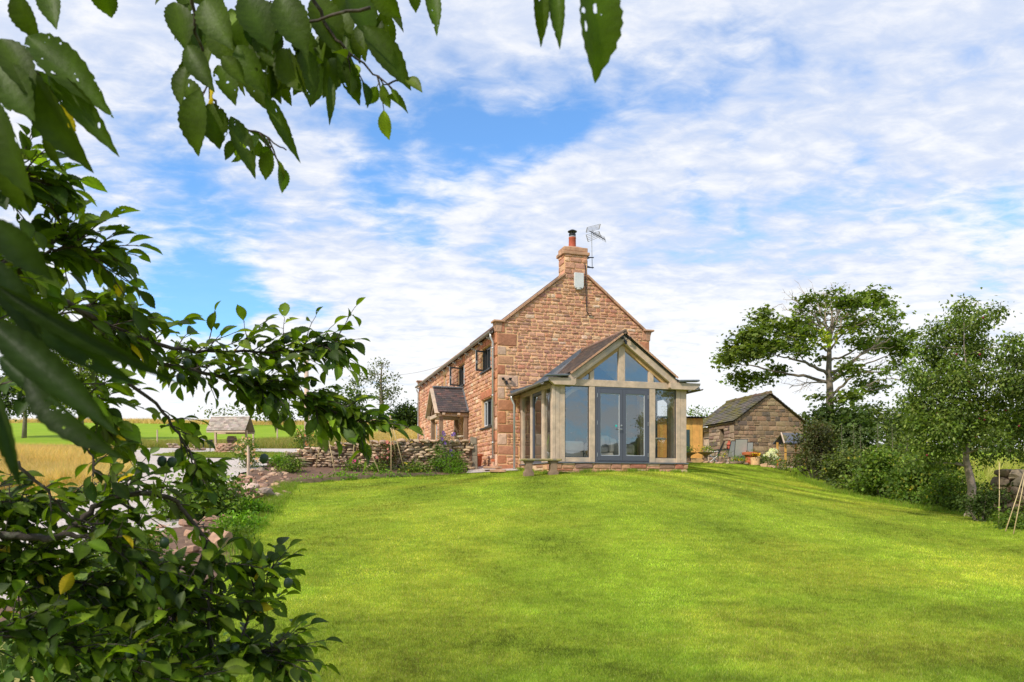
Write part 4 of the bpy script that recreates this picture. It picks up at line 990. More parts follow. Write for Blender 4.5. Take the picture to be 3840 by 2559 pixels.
def tree(name,label,cat,base,trunk,tr,clumps,leaf,pal,tmpl=None,nper=120,wid=.7,group=None,bare=(),m='bark',up=.6,hang=.15,attach=None,flat=.75,twig=True,bw=1.0,limbs=(),r0min=.02):
    base=Vector(base); e=empty(name,base,0,label,cat,group); T=[Vector(p)-base for p in trunk]
    t=MB(); t.tube(T,tr,10); 
    # root flare
    for k in range(5):
        a=k*1.26+.3; t.tube([T[0]+Vector((math.cos(a)*tr[0]*1.35,math.sin(a)*tr[0]*1.35,-.12)),T[0]+Vector((math.cos(a)*tr[0]*.55,math.sin(a)*tr[0]*.55,tr[0]*1.5))],[tr[0]*.45,tr[0]*.3],6)
    t.build('trunk',M[m],e,smooth=True)
    br=MB(); lens=[0]
    for i in range(1,len(T)): lens.append(lens[-1]+(T[i]-T[i-1]).length)
    def at(f):
        d=f*lens[-1]
        for i in range(1,len(T)):
            if lens[i]>=d: q=(d-lens[i-1])/max(1e-6,lens[i]-lens[i-1]); return T[i-1].lerp(T[i],q),tr[i-1]*(1-q)+tr[i]*q
        return T[-1],tr[-1]
    cs=[];rs=[];ns=[];pl=[]
    for (c,r,*ex) in clumps:
        c=Vector(c)-base; cs.append(c); rs.append(r); ns.append(nper*(ex[0] if ex else 1)*r*r)
    nodes=[(at(k/30)[0],at(k/30)[1],0.0) for k in range((attach or 7)*30//24,31)]
    for (lr,pts) in limbs:
        Lp_=[Vector(p)-base for p in pts]; S=[]
        for i in range(len(Lp_)-1):
            for k in range(4): S.append(Lp_[i].lerp(Lp_[i+1],k/4)+Vector([random.uniform(-1,1)*.05 for _ in range(3)]))
        S.append(Lp_[-1]); m_=len(S); lb=MB(); rr_=[lr*(1-.72*k/(m_-1)) for k in range(m_)]; lb.tube(S,rr_,8); lb.build('limb',M[m],e,smooth=True)
        for q,r_ in zip(S[2:],rr_[2:]): nodes.append((q,r_,.0))
    order=sorted(range(len(cs)),key=lambda i:min((cs[i]-n[0]).length for n in nodes))
    for i in order:
        c,r=cs[i],rs[i]; best=None
        for (p,rr,pl_) in nodes:
            d=c-p; hd=math.hypot(d.x,d.y); cost=d.length+.22*pl_+max(0,p.z+.12*hd-c.z)*1.1+max(0,(r0min-rr))*20
            if d.length>.3*r and (best is None or cost<best[0]): best=(cost,p,rr,pl_)
        _,p,rr,pl_=best; d=c-p; r0=min(rr*.72,(.021*d.length+.012)*bw)
        path=bez(p,c,(d.x*.04,d.y*.04,random.uniform(-.06,.10)*d.length),7,jit=d.length*.025)
        br.tube(path,[r0*(1-.68*k/7) for k in range(8)],6)
        for k in range(1,8): nodes.append((path[k],r0*(1-.68*k/7),pl_+d.length*k/7))
        if twig:
            for k in range(6):
                s=path[random.choice((4,5,6,7))]; q=c+Vector([random.uniform(-.85,.85)*r for _ in range(3)])
                br.tube(bez(s,q,(0,0,.05*r),3,jit=.05*r),[r0*.3,r0*.24,r0*.17,r0*.08],4)
    br.build('branches',M[m],e,smooth=True)
    if bare:
        bb=MB()
        for (a,b,r0,spread) in bare:
            a=Vector(a)-base;b=Vector(b)-base; L_=(b-a).length
            path=bez(a,b,(0,0,.06*L_),7,jit=.035*L_); bb.tube(path,[r0*(1-.85*i/7) for i in range(8)],5)
            for k in range(11):
                s=path[random.choice((3,4,5,6,7))]; dd=(b-a).normalized()*random.uniform(.2,.9)*spread+Vector([random.uniform(-.7,.7)*spread for _ in range(3)])
                pth=bez(s,s+dd,(0,0,0),3,jit=.06*spread); bb.tube(pth,[r0*.3,r0*.24,r0*.18,r0*.1],4)
                for _ in range(3):
                    s2=random.choice(pth[1:]); bb.tube([s2,s2+Vector([random.uniform(-.3,.3)*spread for _ in range(3)])+dd*.15],[r0*.16,r0*.08],3)
        bb.build('bare_branches',M['deadwood'],e,smooth=True)
    P,Dr,Nr,L,C=clump_leaves(cs,rs,ns,leaf,pal,up=up,hang=hang,flat=flat)
    leaves_mesh('crown',P,Dr,Nr,L,L*wid,C,tmpl or T_QUAD,M['leaf'],e)
    return e

# grass blades as one mesh: x,y roots
def grass(name,xy,h,w,lean,pal,kind_label,vc=None,off=0.0,m='leaf',cat='grass',zs=None):
    n=len(xy); x,y=xy[:,0],xy[:,1]; z=hz(x,y)+off if zs is None else zs
    h=np.broadcast_to(h,n)*rng.uniform(.55,1.25,n); w=np.broadcast_to(w,n)*rng.uniform(.7,1.3,n)
    a=rng.uniform(0,2*np.pi,n); l=rng.uniform(.1,1,n)*lean*h; b=rng.uniform(0,2*np.pi,n)
    V=np.empty((n,3,3)); V[:,0]=np.stack([x-np.cos(a)*w/2,y-np.sin(a)*w/2,z-.004],-1); V[:,1]=np.stack([x+np.cos(a)*w/2,y+np.sin(a)*w/2,z-.004],-1)
    V[:,2]=np.stack([x+np.cos(b)*l,y+np.sin(b)*l,z+h],-1)
    C=cols(pal,n,.20)
    if vc is not None: C=np.clip(C*vc,0,1)
    o=np_mesh(name,V.reshape(-1,3),np.arange(3*n).reshape(-1,3),np.repeat(C,3,axis=0),M[m]); 
    tag(o,kind_label,cat,None,'stuff'); return o
def vnoise(x,y,s,seed=0):      # smooth value noise, vectorised
    r=np.random.default_rng(seed).uniform(0,1,(256,256)); x=x/s+1000; y=y/s+1000
    i=np.floor(x).astype(int); j=np.floor(y).astype(int); u=x-i; v=y-j; u=u*u*(3-2*u); v=v*v*(3-2*v)
    g=lambda a,b:r[a%256,b%256]
    return (g(i,j)*(1-u)+g(i+1,j)*u)*(1-v)+(g(i,j+1)*(1-u)+g(i+1,j+1)*u)*v
def scatter_view(n,xl,xr,y0,y1,pw):   # density falls with distance
    t=rng.uniform(0,1,n); 
    y=(y0**(1-pw)+t*(y1**(1-pw)-y0**(1-pw)))**(1/(1-pw)); a=interp(xl,y); b=interp(xr,y); x=a+rng.uniform(0,1,n)*(b-a); return np.stack([x,y],-1)
VL=[(0,-1),(5,-3.45),(8,-3.5)]; 
n=GRASS_N
LL=[(5.2,-3.1),(7,-3.3),(10.5,-3.9),(12.5,-4.42),(16.5,-5.16),(19,-5.75),(19.95,-5.9),(22.35,-2.26),(22.75,-1.2),(23.5,1.5),(24.5,4.8),(26,5.6),(31,5.9)]
RR=[(5.2,5.2),(8,7.6),(13,10.3),(14,10.6),(27,10.7),(31,12.3)]
xy=scatter_view(n,LL,RR,5.2,31,1.75)
# keep the house footprint clear
rel=xy-np.array([A.x,A.y]); u=rel@np.array([Uv.x,Uv.y]); v=rel@np.array([Vv.x,Vv.y])
ok=~((u>.70)&(u<5.0)&(v>-3.07)&(v<0))&~((u>0)&(u<5.3)&(v>0)); xy=xy[ok]
d=xy[:,1]; x,y=xy.T
ca,sa_=math.cos(.42),math.sin(.42)
str_=vnoise(x*ca+y*sa_,(-x*sa_+y*ca)*.22,.55,3)          # mower passes
big=vnoise(x,y,2.3,5); fine=vnoise(x,y,.28,8); med=vnoise(x,y,.8,12)
th_=np.arctan2(x-1.5,26-y+.01); rad=np.sin(th_*23+.8*np.sin(y*.35)+2*vnoise(x,y,3,44))*.5+.5
tuf=vnoise(x,y,.09,9)
val=.53+.34*str_+.32*big+.36*fine+.34*med+.44*rad*np.clip((y-5)/4,0,1)+.40*tuf-.66
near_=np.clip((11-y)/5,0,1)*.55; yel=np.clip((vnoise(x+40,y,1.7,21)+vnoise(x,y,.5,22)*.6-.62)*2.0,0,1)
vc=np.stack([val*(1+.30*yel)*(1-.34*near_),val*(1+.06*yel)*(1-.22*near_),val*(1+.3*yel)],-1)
LAWNP=[((.285,.375,.032),4),((.385,.455,.046),3),((.18,.275,.02),2.4),((.50,.52,.13),.7),((.34,.26,.10),.15)]
grass('lawn_grass',xy,.019+.0005*d,.0022+.00042*d,.95,LAWNP,'short mown green lawn grass in front of the house',vc)
# ---------------------------------------------------------------- right side
def z5(x,y,Y): return W(2640+.625*x,1020+.625*y,Y)
SY=42.0; sb=z5(755,960,SY)
syc=[(340,262,62),(300,380,80),(235,400,60),(410,330,70),(520,330,80),(585,375,55),(150,520,62),(105,525,34),(255,490,80),(370,445,85),(490,430,75),(600,450,50),
(200,635,60),(290,640,50),(360,640,40),(230,690,34),(440,590,50),(640,165,48),(600,210,38),(770,110,26),(830,185,60),(920,185,58),(1010,150,70),(1080,190,60),(1125,260,45),
(900,320,60),(985,300,60),(950,420,70),(1100,340,52),(1150,425,75),(1200,480,62),(1230,390,48),(1050,440,62),(1170,545,42),(960,665,52),(1010,695,42),(1090,680,26),(870,560,45),(835,620,26),(930,600,34),(680,745,30),(840,760,50),(905,735,46),(640,300,42),(690,245,36),(720,175,36),(560,290,42),(655,355,32),(800,325,34),(850,265,46),(690,515,26),(1080,600,30),(330,470,70),(180,460,55),(560,480,40)]
cl=[(z5(a,b,SY+random.uniform(-2.4,2.4)),r*.92*.625/F*SY) for a,b,r in syc]
bare=[(z5(755,430,SY),z5(a+(755-a)*.10,b+(430-b)*.12,SY+random.uniform(-1.5,1.5)),.065,.75) for a,b in ((440,160),(505,130),(600,110),(655,95),(712,75),(770,78),(815,95),(860,120),(905,170))]
bare+=[(z5(735,655,SY),z5(510,700,SY-.5),.06,.9),(z5(800,760,SY),z5(1130,640,SY),.07,.8),(z5(760,600,SY),z5(1160,590,SY+.6),.07,.9),(z5(770,640,SY),z5(1010,460,SY-1),.08,.9)]
bt=W(3111,1660,SY)
tree('sycamore_tree','tall spreading sycamore with bare twigs at its crown behind the stone outbuilding','tree',(bt.x,bt.y,gz(bt.x,bt.y)-.1),
  [(bt.x,bt.y,gz(bt.x,bt.y)),z5(755,830,SY),z5(755,700,SY),z5(748,600,SY),z5(752,480,SY),z5(745,400,SY),z5(765,310,SY),z5(770,200,SY)],[.30,.22,.185,.16,.125,.09,.06,.03],
  cl,.19,SYCA,tmpl=T_PALM,nper=900,wid=.85,bare=bare,attach=9,up=.9,flat=.5,bw=1.0,
  limbs=[(a,[z5(x,y,SY+q*i) for i,(x,y) in enumerate(l)]) for a,q,l in (
   (.10,-.5,((745,615),(640,558),(530,522),(430,500))),(.10,.3,((738,658),(600,625),(470,605),(320,570),(230,560))),(.09,-.4,((755,625),(850,560),(960,480),(1060,435),(1120,400))),
   (.08,.3,((765,655),(870,600),(1000,600),(1180,588))),(.09,-.3,((770,745),(830,680),(900,615),(980,545),(1110,500))),(.07,.4,((760,530),(850,505),(960,430),(1010,380))),
   (.07,-.4,((750,480),(690,435),(620,410),(500,390))),(.055,.4,((760,360),(700,300),(640,250),(560,195))),(.05,-.3,((763,340),(800,265),(850,205),(930,170))),(.05,.4,((745,420),(690,350),(650,290),(600,210))),
   (.06,-.3,((757,470),(800,400),(880,340),(990,290),(1060,200))),(.06,.3,((770,780),(880,745),(960,720),(1100,690),(1150,665))))])
# a yellowing spray in its middle
P,Dr,Nr,L,C=clump_leaves([z5(715,395,SY-1),z5(700,400,SY-1),z5(860,365,SY-1)],[.42,.3,.42],[110,40,90],.2,[((.30,.38,.03),3),((.42,.40,.04),1)],flat=.6)
P-=np.array([bt.x,bt.y,gz(bt.x,bt.y)-.1]); leaves_mesh('yellow_foliage',P,Dr,Nr,L,L*.8,C,T_PALM,M['leaf'],bpy.data.objects['sycamore_tree'])

FY=16.6; fb=Vector(((3636-CX)/F*FY,FY,0)); fb.z=gz(fb.x,fb.y)
fr=[(1560,215,50),(1525,300,60),(1745,240,48),(1640,300,66),(1385,345,46),(1470,400,76),(1600,420,80),(1320,455,56),(1400,520,80),(1530,550,84),(1660,480,60),(1270,610,66),(1380,660,90),(1520,680,90),(1640,620,70),
(1250,770,60),(1360,800,90),(1500,820,90),(1640,780,80),(1280,905,66),(1420,930,90),(1560,950,80),(1700,900,80),(1310,1040,56),(1440,1060,66),(1600,1060,50),(1740,1010,66),(1860,430,58),(1800,520,50),(1900,560,70),(1780,640,60),(1900,680,70),(1800,760,70),(1900,830,70),(1830,900,66),(1930,960,66),(1830,1050,50),(1920,1110,42),(1500,1140,40),(1690,1110,40),(1990,500,80),(2010,700,90),(2020,900,90),
(1340,1140,44),(1240,1140,40)]
cl=[(z5(a,b,FY+random.uniform(-1.0,1.1)),r*.625/F*FY*.86) for a,b,r in fr]
ft_=tree('plum_tree','tall leafy fruit tree with small red plums at the right edge of the lawn','fruit tree',(fb.x,fb.y,fb.z-.03),
  [(fb.x,fb.y,fb.z-.05),z5(1608,1300,FY),z5(1598,1240,FY),z5(1572,1130,FY),z5(1575,1010,FY),z5(1598,900,FY),z5(1590,700,FY),z5(1560,450,FY),z5(1560,300,FY)],[.105,.09,.085,.07,.055,.042,.025,.010,.004],
  cl,.088,FRUITT,tmpl=T_QUAD,nper=13500,wid=.55,attach=5,r0min=.008,m='palebark',up=.5,hang=.5,flat=1.0,bw=.75)
for (a,b) in ((1675,275),(1655,495),(1590,655),(1860,665),(1515,495),(1318,815),(1395,850),(1595,782),(1693,838),(1650,880),(1545,938),(1632,988),(1743,1030),(1460,1028),(1625,1042),(1890,925),(1810,830),(1338,1100),(1682,888)):
    q=MB(); p=z5(a,b,FY-random.uniform(.35,.8))-Vector((fb.x,fb.y,fb.z-.03)); q.lathe([(.004,-.026),(.018,-.018),(.024,0),(.019,.018),(.004,.023)],8,p,(.22,.022,.04)); o=q.build('plum',M['flower'],ft_,smooth=True); 
# hedge of separate shrubs along the right of the lawn
def hx(px,py):     # lawn edge pixel -> ground point by marching
    for i in range(2600):
        Y=8+i*.012; X=(px-CX)/F*Y; 
        if EYE+(HY-py)/F*Y<=gz(X,Y) : return X,Y
    return X,Y
HED=[ # y, x, rx, ry, h, n, size, palette, label, flowers
(27.0,11.0,1.0,1.2,2.1,5200,.10,[((.07,.08,.03),3),((.10,.11,.035),2),((.12,.085,.04),1)],'tall straggly olive brown shrub at the far end of the lawn hedge',None),
(24.3,11.0,.95,1.2,1.35,4200,.11,OLIVE,'rounded olive shrub with yellow flower tips in the hedge',([(.6,.45,.03),(.5,.4,.05)],26,.035)),
(22.2,11.1,.95,1.1,1.5,4200,.115,GREEN,'mid green leafy bush in the middle of the hedge with pale tips',None),
(20.3,11.0,.9,1.0,1.35,4000,.11,[((.08,.14,.02),3),((.13,.20,.03),2),((.20,.23,.03),1)],'yellow green raspberry bush in the hedge',([(.6,.45,.03)],14,.03)),
(18.6,11.0,.85,1.0,1.15,4200,.075,GREEN,'low dense green bush in the hedge left of the fruit tree trunk',([(.65,.5,.03)],12,.035)),
(17.2,11.4,.8,.8,.95,3200,.07,DARKG,'dark leafy bush close behind the fruit tree trunk',([(.7,.55,.02)],8,.04)),
(15.6,11.4,.7,.65,.85,2600,.07,GREEN,'low green bush in front of the stone wall right of the fruit tree',None)]
for (y_,x_,rx,ry,h,n_,s_,pal,lab,fl) in HED: bush('shrub',lab,'shrub',x_,y_,rx,ry,h,n_,s_,pal,flowers=fl,clumps=22,wid=.7,stems=14)
# flowering buddleia-like spikes above the hedge
for i,(px,py,Y) in enumerate(((3155,1640,25),(3200,1640,24.5),(3225,1645,24.5),(3290,1640,24),(3345,1655,23.5))):
    p=W(px,py,Y); e=empty('seed_spike',(p.x,p.y,gz(p.x,p.y)),0,'tall pale green flower spike standing up from the hedge','plant','pale flower spikes in the hedge')
    h=p.z-gz(p.x,p.y)+.35; b=MB(); b.tube([(0,0,0),(.03,0,h*.6),(0,0,h+.1)],[.012,.010,.004],5); b.build('stem',M['bark'],e)
    cs=[(0.02,0,h*(.62+.06*k)) for k in range(7)]; P,Dr,Nr,L,C=clump_leaves(cs,[.09-.008*k for k in range(7)],[34]*7,.045,[((.20,.24,.12),3),((.15,.20,.08),2)]); leaves_mesh('foliage',P,Dr,Nr,L,L*.6,C,T_QUAD,M['leaf'],e)
# bushes and trees behind
bush('shrub','big dark round laurel bush under the sycamore trunk','shrub',17.2,39.5,2.5,2.0,3.05,6500,.19,DARKG,clumps=34,tmpl=T_PALM,wid=.8)
bush('shrub','dark green bush between the outbuilding and the laurel','shrub',14.3,37.8,1.2,1.2,2.4,2600,.17,DARKG,clumps=16,wid=.7)
bush('shrub','lower dark bush right of the big laurel behind the hedge','shrub',20.3,38.5,1.5,1.4,2.6,3000,.17,DARKG,clumps=18,wid=.7)
bush('shrub','pale leafy shrub with yellow green tips beside the bird shelter','shrub',12.2,30.0,.75,.7,1.75,2300,.10,OLIVE,clumps=14,wid=.6)
bush('shrub','tall light green weeds behind the middle of the hedge','shrub',14.0,26.5,1.5,1.2,1.9,3200,.12,OLIVE,clumps=18,wid=.45)
for i,(px,Y,hgt,r,lab) in enumerate(((3330,75,4.2,5,'far dark tree on the skyline between sycamore and fruit tree'),(3450,70,4.0,4.5,'far round tree on the skyline behind the fruit tree'),(3620,66,3.4,4,'far low tree on the skyline right of the fruit tree trunk'),(3790,60,3.0,4,'far tree on the skyline at the right edge'),(3230,78,3.0,4,'far low tree on the skyline right of the sycamore trunk'))):
    x_=(px-CX)/F*Y; z_=gz(x_,Y); top=hgt
    cs=[((x_+random.uniform(-.8,.8)*r,Y+random.uniform(-1,1)*r*.6,z_+top*random.uniform(.3,.95)),random.uniform(.28,.42)*r*.6) for _ in range(16)]
    tree('distant_tree',lab,'tree',(x_,Y,z_),[(x_,Y,z_-.2),(x_,Y,z_+top*.4),(x_+.2,Y,z_+top*.8)],[.25,.2,.08],cs,.34,DARKG if i%2==0 else OLIVE,nper=120,twig=False,attach=5,group='far trees on the right skyline')
for (px,Y,lab) in ((2630,58,'bushy tree top showing above the timber shed'),(3050,55,'small tree behind the right end of the outbuilding roof')):
    x_=(px-CX)/F*Y; z_=gz(x_,Y); cs=[((x_+random.uniform(-1.6,1.6),Y+random.uniform(-1,1),z_+random.uniform(1.0,2.6)),random.uniform(.5,.8)) for _ in range(12)]
    tree('garden_tree',lab,'tree',(x_,Y,z_),[(x_,Y,z_-.2),(x_,Y,z_+1.2),(x_+.2,Y,z_+2.4)],[.18,.14,.05],cs,.2,GREEN,nper=220,twig=False,attach=5)

# ---------------------------------------------------------------- dry stone walls
DS=[((.46,.32,.20),4),((.36,.25,.155),3),((.55,.40,.26),2.5),((.22,.165,.11),1.6),((.56,.37,.24),1.4)]
def dry_wall(name,label,pts,top,base_drop,thick,pal,size=(.13,.40),hgt=(.045,.115)):
    """pts polyline on the ground; top(s) absolute height of the wall top"""
    P=[Vector((p[0],p[1],0)) for p in pts]; L=[0]
    for i in range(1,len(P)): L.append(L[-1]+(P[i]-P[i-1]).length)
    def at(s):
        s=min(max(s,0),L[-1]-1e-4)
        for i in range(1,len(P)):
            if L[i]>=s:
                q=(s-L[i-1])/(L[i]-L[i-1]); return P[i-1].lerp(P[i],q),(P[i]-P[i-1]).normalized()
    org=P[0].copy(); org.z=gz(P[0].x,P[0].y)
    e=empty(name,org,0,label,'wall'); b=MB(); core=MB()
    n=24
    for i in range(n):
        s0=L[-1]*i/n; s1=L[-1]*(i+1)/n; a,d=at(s0+.01); c,_=at(s1); nrm=Vector((d.y,-d.x,0))
        for s_,q in ((s0,a),(s1,c)): pass
        za=gz(a.x,a.y)-.1-org.z; zc=gz(c.x,c.y)-.1-org.z; ta=top(s0/L[-1])-.10-org.z; tc_=top(s1/L[-1])-.10-org.z
        w=thick*.34; B=[a-org-nrm*w,c-org-nrm*w,c-org+nrm*w,a-org+nrm*w]
        lo=[Vector((B[0].x,B[0].y,za)),Vector((B[1].x,B[1].y,zc)),Vector((B[2].x,B[2].y,zc)),Vector((B[3].x,B[3].y,za))]; hi=[Vector((v.x,v.y,t)) for v,t in zip(lo,(ta,tc_,tc_,ta))]
        core.hexa(lo+hi,(.05,.04,.03))
    core.build('core',M['soil'],e)
    z=0
    maxh=max(top(k/20)-gz(*at(L[-1]*k/20)[0].xy) for k in range(21))
    while z<maxh+.05:
        h=random.uniform(*hgt); s=-random.uniform(0,.2)
        while s<L[-1]:
            l=random.uniform(*size)*(1.2 if h>.11 else 1); p,d=at(s+l/2); g=gz(p.x,p.y); tp=top((s+l/2)/L[-1]); 
            if g+z+h*.4<tp and s+l/2<L[-1]:
                last=g+z+h*1.3>=tp; nrm=Vector((d.y,-d.x,0)); hh=h*(1.15 if last else 1)
                ang=math.atan2(d.y,d.x)
                for sd_ in ((1,) if not last else (1,)):
                    c=p+nrm*thick*.26*sd_+nrm*random.uniform(-.02,.03); c.z=g+z+h*.5
                    b.rock(c-org,l*.54,thick*(.30 if not last else .5),hh*.60,jc(random.choices([q[0] for q in pal],[q[1] for q in pal])[0],.22),rz=ang+random.uniform(-.08,.08),rough=.10)
                if random.random()<.8:
                    c=p-nrm*thick*.26; c.z=g+z+h*.5; b.rock(c-org,l*.5,thick*.28,hh*.55,jc(pal[0][0],.2),rz=ang,rough=.1,sub=0)
            s+=l*1.0
        z+=h*.93
    b.build('stones',M['drystone'],e); return e
gx0=(1776-CX)/F*23.75
WTOP=[(1012,1722),(1060,1700),(1125,1687),(1220,1671),(1350,1662),(1500,1655),(1640,1651),(1774,1652)]
Lp=Vector((-7.3,22.5,0)); Rp=Vector((gx0-.08,23.8,0))
def topz(t):
    p=Lp.lerp(Rp,t); px=CX+p.x/p.y*F; py=np.interp(px,[a for a,_ in WTOP],[b for _,b in WTOP]); return EYE+(HY-py)/F*p.y+.02*math.sin(t*40)
dry_wall('dry_stone_wall','long low dry stone wall behind the flower bed left of the house',[Lp,Rp],topz,0,.42,DS)
gp_=W(1776,1756,23.8); e=empty('gatepost',gp_-Vector((0,0,.1)),0,'rough stone gatepost at the house end of the dry stone wall','gatepost')
b=MB(); 
for k,(z0,z1,w0,w1) in enumerate(((0,.5,.27,.25),(.5,.85,.25,.24),(.85,1.1,.24,.21))):
    b.hexa([(-w0/2,-.13,z0),(w0/2,-.13,z0),(w0/2,.13,z0),(-w0/2,.13,z0),(-w1/2+.01,-.12,z1),(w1/2,-.12,z1-.02*k),(w1/2,.12,z1-.02*k),(-w1/2+.01,.12,z1)],(.21,.17,.12))
b.build('post',M['drystone'],e,bevel=.02)
cs_=W(1724,1638,23.8); o=MB(); o.rock((0,0,0),.17,.12,.045,(.50,.40,.27)); o=o.build('cap_stone',M['drystone'],None); o.location=cs_+Vector((0,0,.0)); tag(o,'flat pale stone lying loose on top of the wall beside the gatepost','stone')
# wall at the right edge
dry_wall('dry_stone_wall','mossy grey dry stone wall at the right edge behind the bamboo canes',[(11.35,17.2),(12.0,14.6),(12.6,12.6)],lambda t:gz(12,15.5-2*t)+1.02+.05*math.sin(t*25),0,.5,[((.20,.15,.10),3),((.26,.19,.12),2),((.13,.10,.07),2),((.30,.23,.15),1)],size=(.2,.5),hgt=(.1,.22))

# ---------------------------------------------------------------- outbuilding, shed, bird shelter
BB=Vector((10.71,36.0,2.35)); BT_=math.atan2(.2028,.9792); barn=empty('stone_outbuilding',BB,BT_,'small old brown stone outbuilding with a mossy slate roof','outbuilding')
bw_,bl_,be_=3.70,4.1,2.27; ba=3.60; bg=[(0,-.3),(bw_,-.3),(bw_,be_),(1.865,ba),(0,be_)]
hole=[(1.0,.85,1.42,1.98),(2.62,-.2,3.55,1.95)]
m1=MB(); backing(m1,lambda a,b,h:(a,-h,b),bg,[],.35); backing(m1,lambda a,b,h:(-h,a,b),[(.35,-.3),(bl_,-.3),(bl_,be_),(.35,be_)],hole,.35); backing(m1,lambda a,b,h:(a,bl_+h,b),bg,[],.3); backing(m1,lambda a,b,h:(bw_+h,a,b),[(.3,-.3),(bl_,-.3),(bl_,be_),(.3,be_)],[],.3)
m1.box(0,.02,0,.35,-.3,be_); m1.build('wall',M['barnmortar'],barn)
m1=MB(); masonry(m1,lambda a,b,h:(a,-h,b),bg,[],BARN,ch=(.14,.26),sl=(.16,.42),h=.03,gap=.009); masonry(m1,lambda a,b,h:(-h,a,b),[(0,-.3),(bl_,-.3),(bl_,be_),(0,be_)],hole,[((.30,.22,.15),3),((.24,.15,.11),3),((.36,.27,.18),2),((.12,.09,.07),1)],ch=(.12,.22),sl=(.2,.5),h=.03,quo=[(0,1,(.4,.3),.35,2.1,[(.36,.27,.17),(.30,.22,.14)])]); m1.build('stonework',M['stone'],barn)
for s in (0,1):
    hw=1.865 if s==0 else bw_-1.865; ox=-.12 if s==0 else bw_+.12; sg=1 if s==0 else -1; rs=(ba-be_)/hw
    t=MB(); tiles(t,(ox,-.12,be_-.03),(0,1,0),(sg,0,rs),(-sg*rs,0,1),bl_+.24,math.hypot(hw+.12,rs*(hw+.12)),.19,.30,[((.10,.085,.07),3),((.135,.11,.085),3),((.08,.075,.07),2)],th=.02,tilt=.03,jit=.02)
    t.poly([(ox,-.12,be_-.07),(ox,bl_+.12,be_-.07),(1.865,bl_+.12,ba+.02),(1.865,-.12,ba+.02)],(.05,.04,.03)); t.build('roof_slope',M['slate'],barn)
t=MB()
for k in range(13): t.tube([(1.865,-.14+k*.34,ba+.10+.02*math.sin(k*2)),(1.865,-.14+k*.34+.32,ba+.085)],.085,8,col=jc((.17,.11,.08)))
t.build('ridge_tile',M['slate'],barn)
t=MB(); t.box(.16,.2,2.62,3.55,-.2,1.95); dro=t.build('door',M['oak'],barn)
t=MB()
for z_ in (.35,1.6): t.box(.145,.16,2.66,3.5,z_,z_+.05)
t.build('door_hinge',M['black'],dro)
t=MB(); t.box(-.04,.1,.85,1.6,1.985,2.14); t.build('lintel',M['oak_dark'],barn)
t=MB(); t.box(.2,.23,.95,1.47,.8,2.0); t.build('window',M['black'],barn)
t=MB(); half_gutter(t,(-.19,2.5,be_-.06),(-.19,4.2,be_-.08),.07); t.build('gutter',M['white'],barn)

sh=empty('timber_shed',(7.05,32.6,2.35),.12,'new yellow larch clad shed with a corrugated roof behind the garden room','shed')
t=MB()
for k in range(16):
    x_=-1.05+k*.148; t.box(x_,x_+.143,-.0-random.uniform(0,.01),.03,.05,2.12,jc((1,1,1),.18,.05))
for k in range(14): t.box(1.32,1.35,.04+k*.148,.04+k*.148+.143,.05,2.12,jc((1,1,1),.18,.05))
t.box(-1.05,1.3,.04,2.1,0,2.1,(.5,.4,.3)); t.build('cladding',M['timber'],sh)
t=MB(); t.box(.52,.72,-.035,-.013,.1,1.62); t.build('door',M['greenmetal'],sh)
t=MB(); n=60; Vt=[];Ft=[]
for i in range(n+1):
    x_=-1.2+2.75*i/n; z_=2.16+.022*math.sin(i*math.pi/1.5)
    for y_ in (-.25,2.3): Vt+= [(x_,y_,z_+.06*(y_>0)),(x_,y_,z_+.012+.06*(y_>0))]
for i in range(n): a_=i*4; b_=a_+4; Ft+=[(a_+1,b_+1,b_+3,a_+3),(a_,a_+2,b_+2,b_),(a_,b_,b_+1,a_+1)]
t.mesh(Vt,Ft); t.build('corrugated_roof',M['black'],sh)

pbx=W(2968,1725,30.5); e=empty('bird_shelter',(pbx.x,pbx.y,gz(pbx.x,pbx.y)),.2,'open timber shelter with a small blue grey slate roof in front of the outbuilding','shelter')
t=MB()
for (x_,y_) in ((-.42,-.25),(.42,-.25),(-.42,.35),(.42,.35)): t.box(x_-.03,x_+.03,y_-.03,y_+.03,0,1.08)
t.build('post',M['timber'],e)
t=MB(); t.box(-.45,.45,-.28,.38,.62,.66); t.build('shelf',M['oak_dark'],e)
t=MB(); P=[(-.55,-.42,1.0),(.55,-.42,1.0),(.42,.05,1.42),(-.42,.05,1.42)]; t.hexa(P+[(a_,b_,c_+.04) for a_,b_,c_ in P],(.09,.10,.14)); P=[(-.55,.5,1.0),(.55,.5,1.0),(.42,.06,1.42),(-.42,.06,1.42)]; t.hexa(P+[(a_,b_,c_+.04) for a_,b_,c_ in P],(.09,.10,.14))
t.build('roof',M['slate'],e); t=MB(); t.beam((-.58,-.42,1.0),(-.44,.05,1.46),.04,.06); t.build('bargeboard',M['oak'],e)

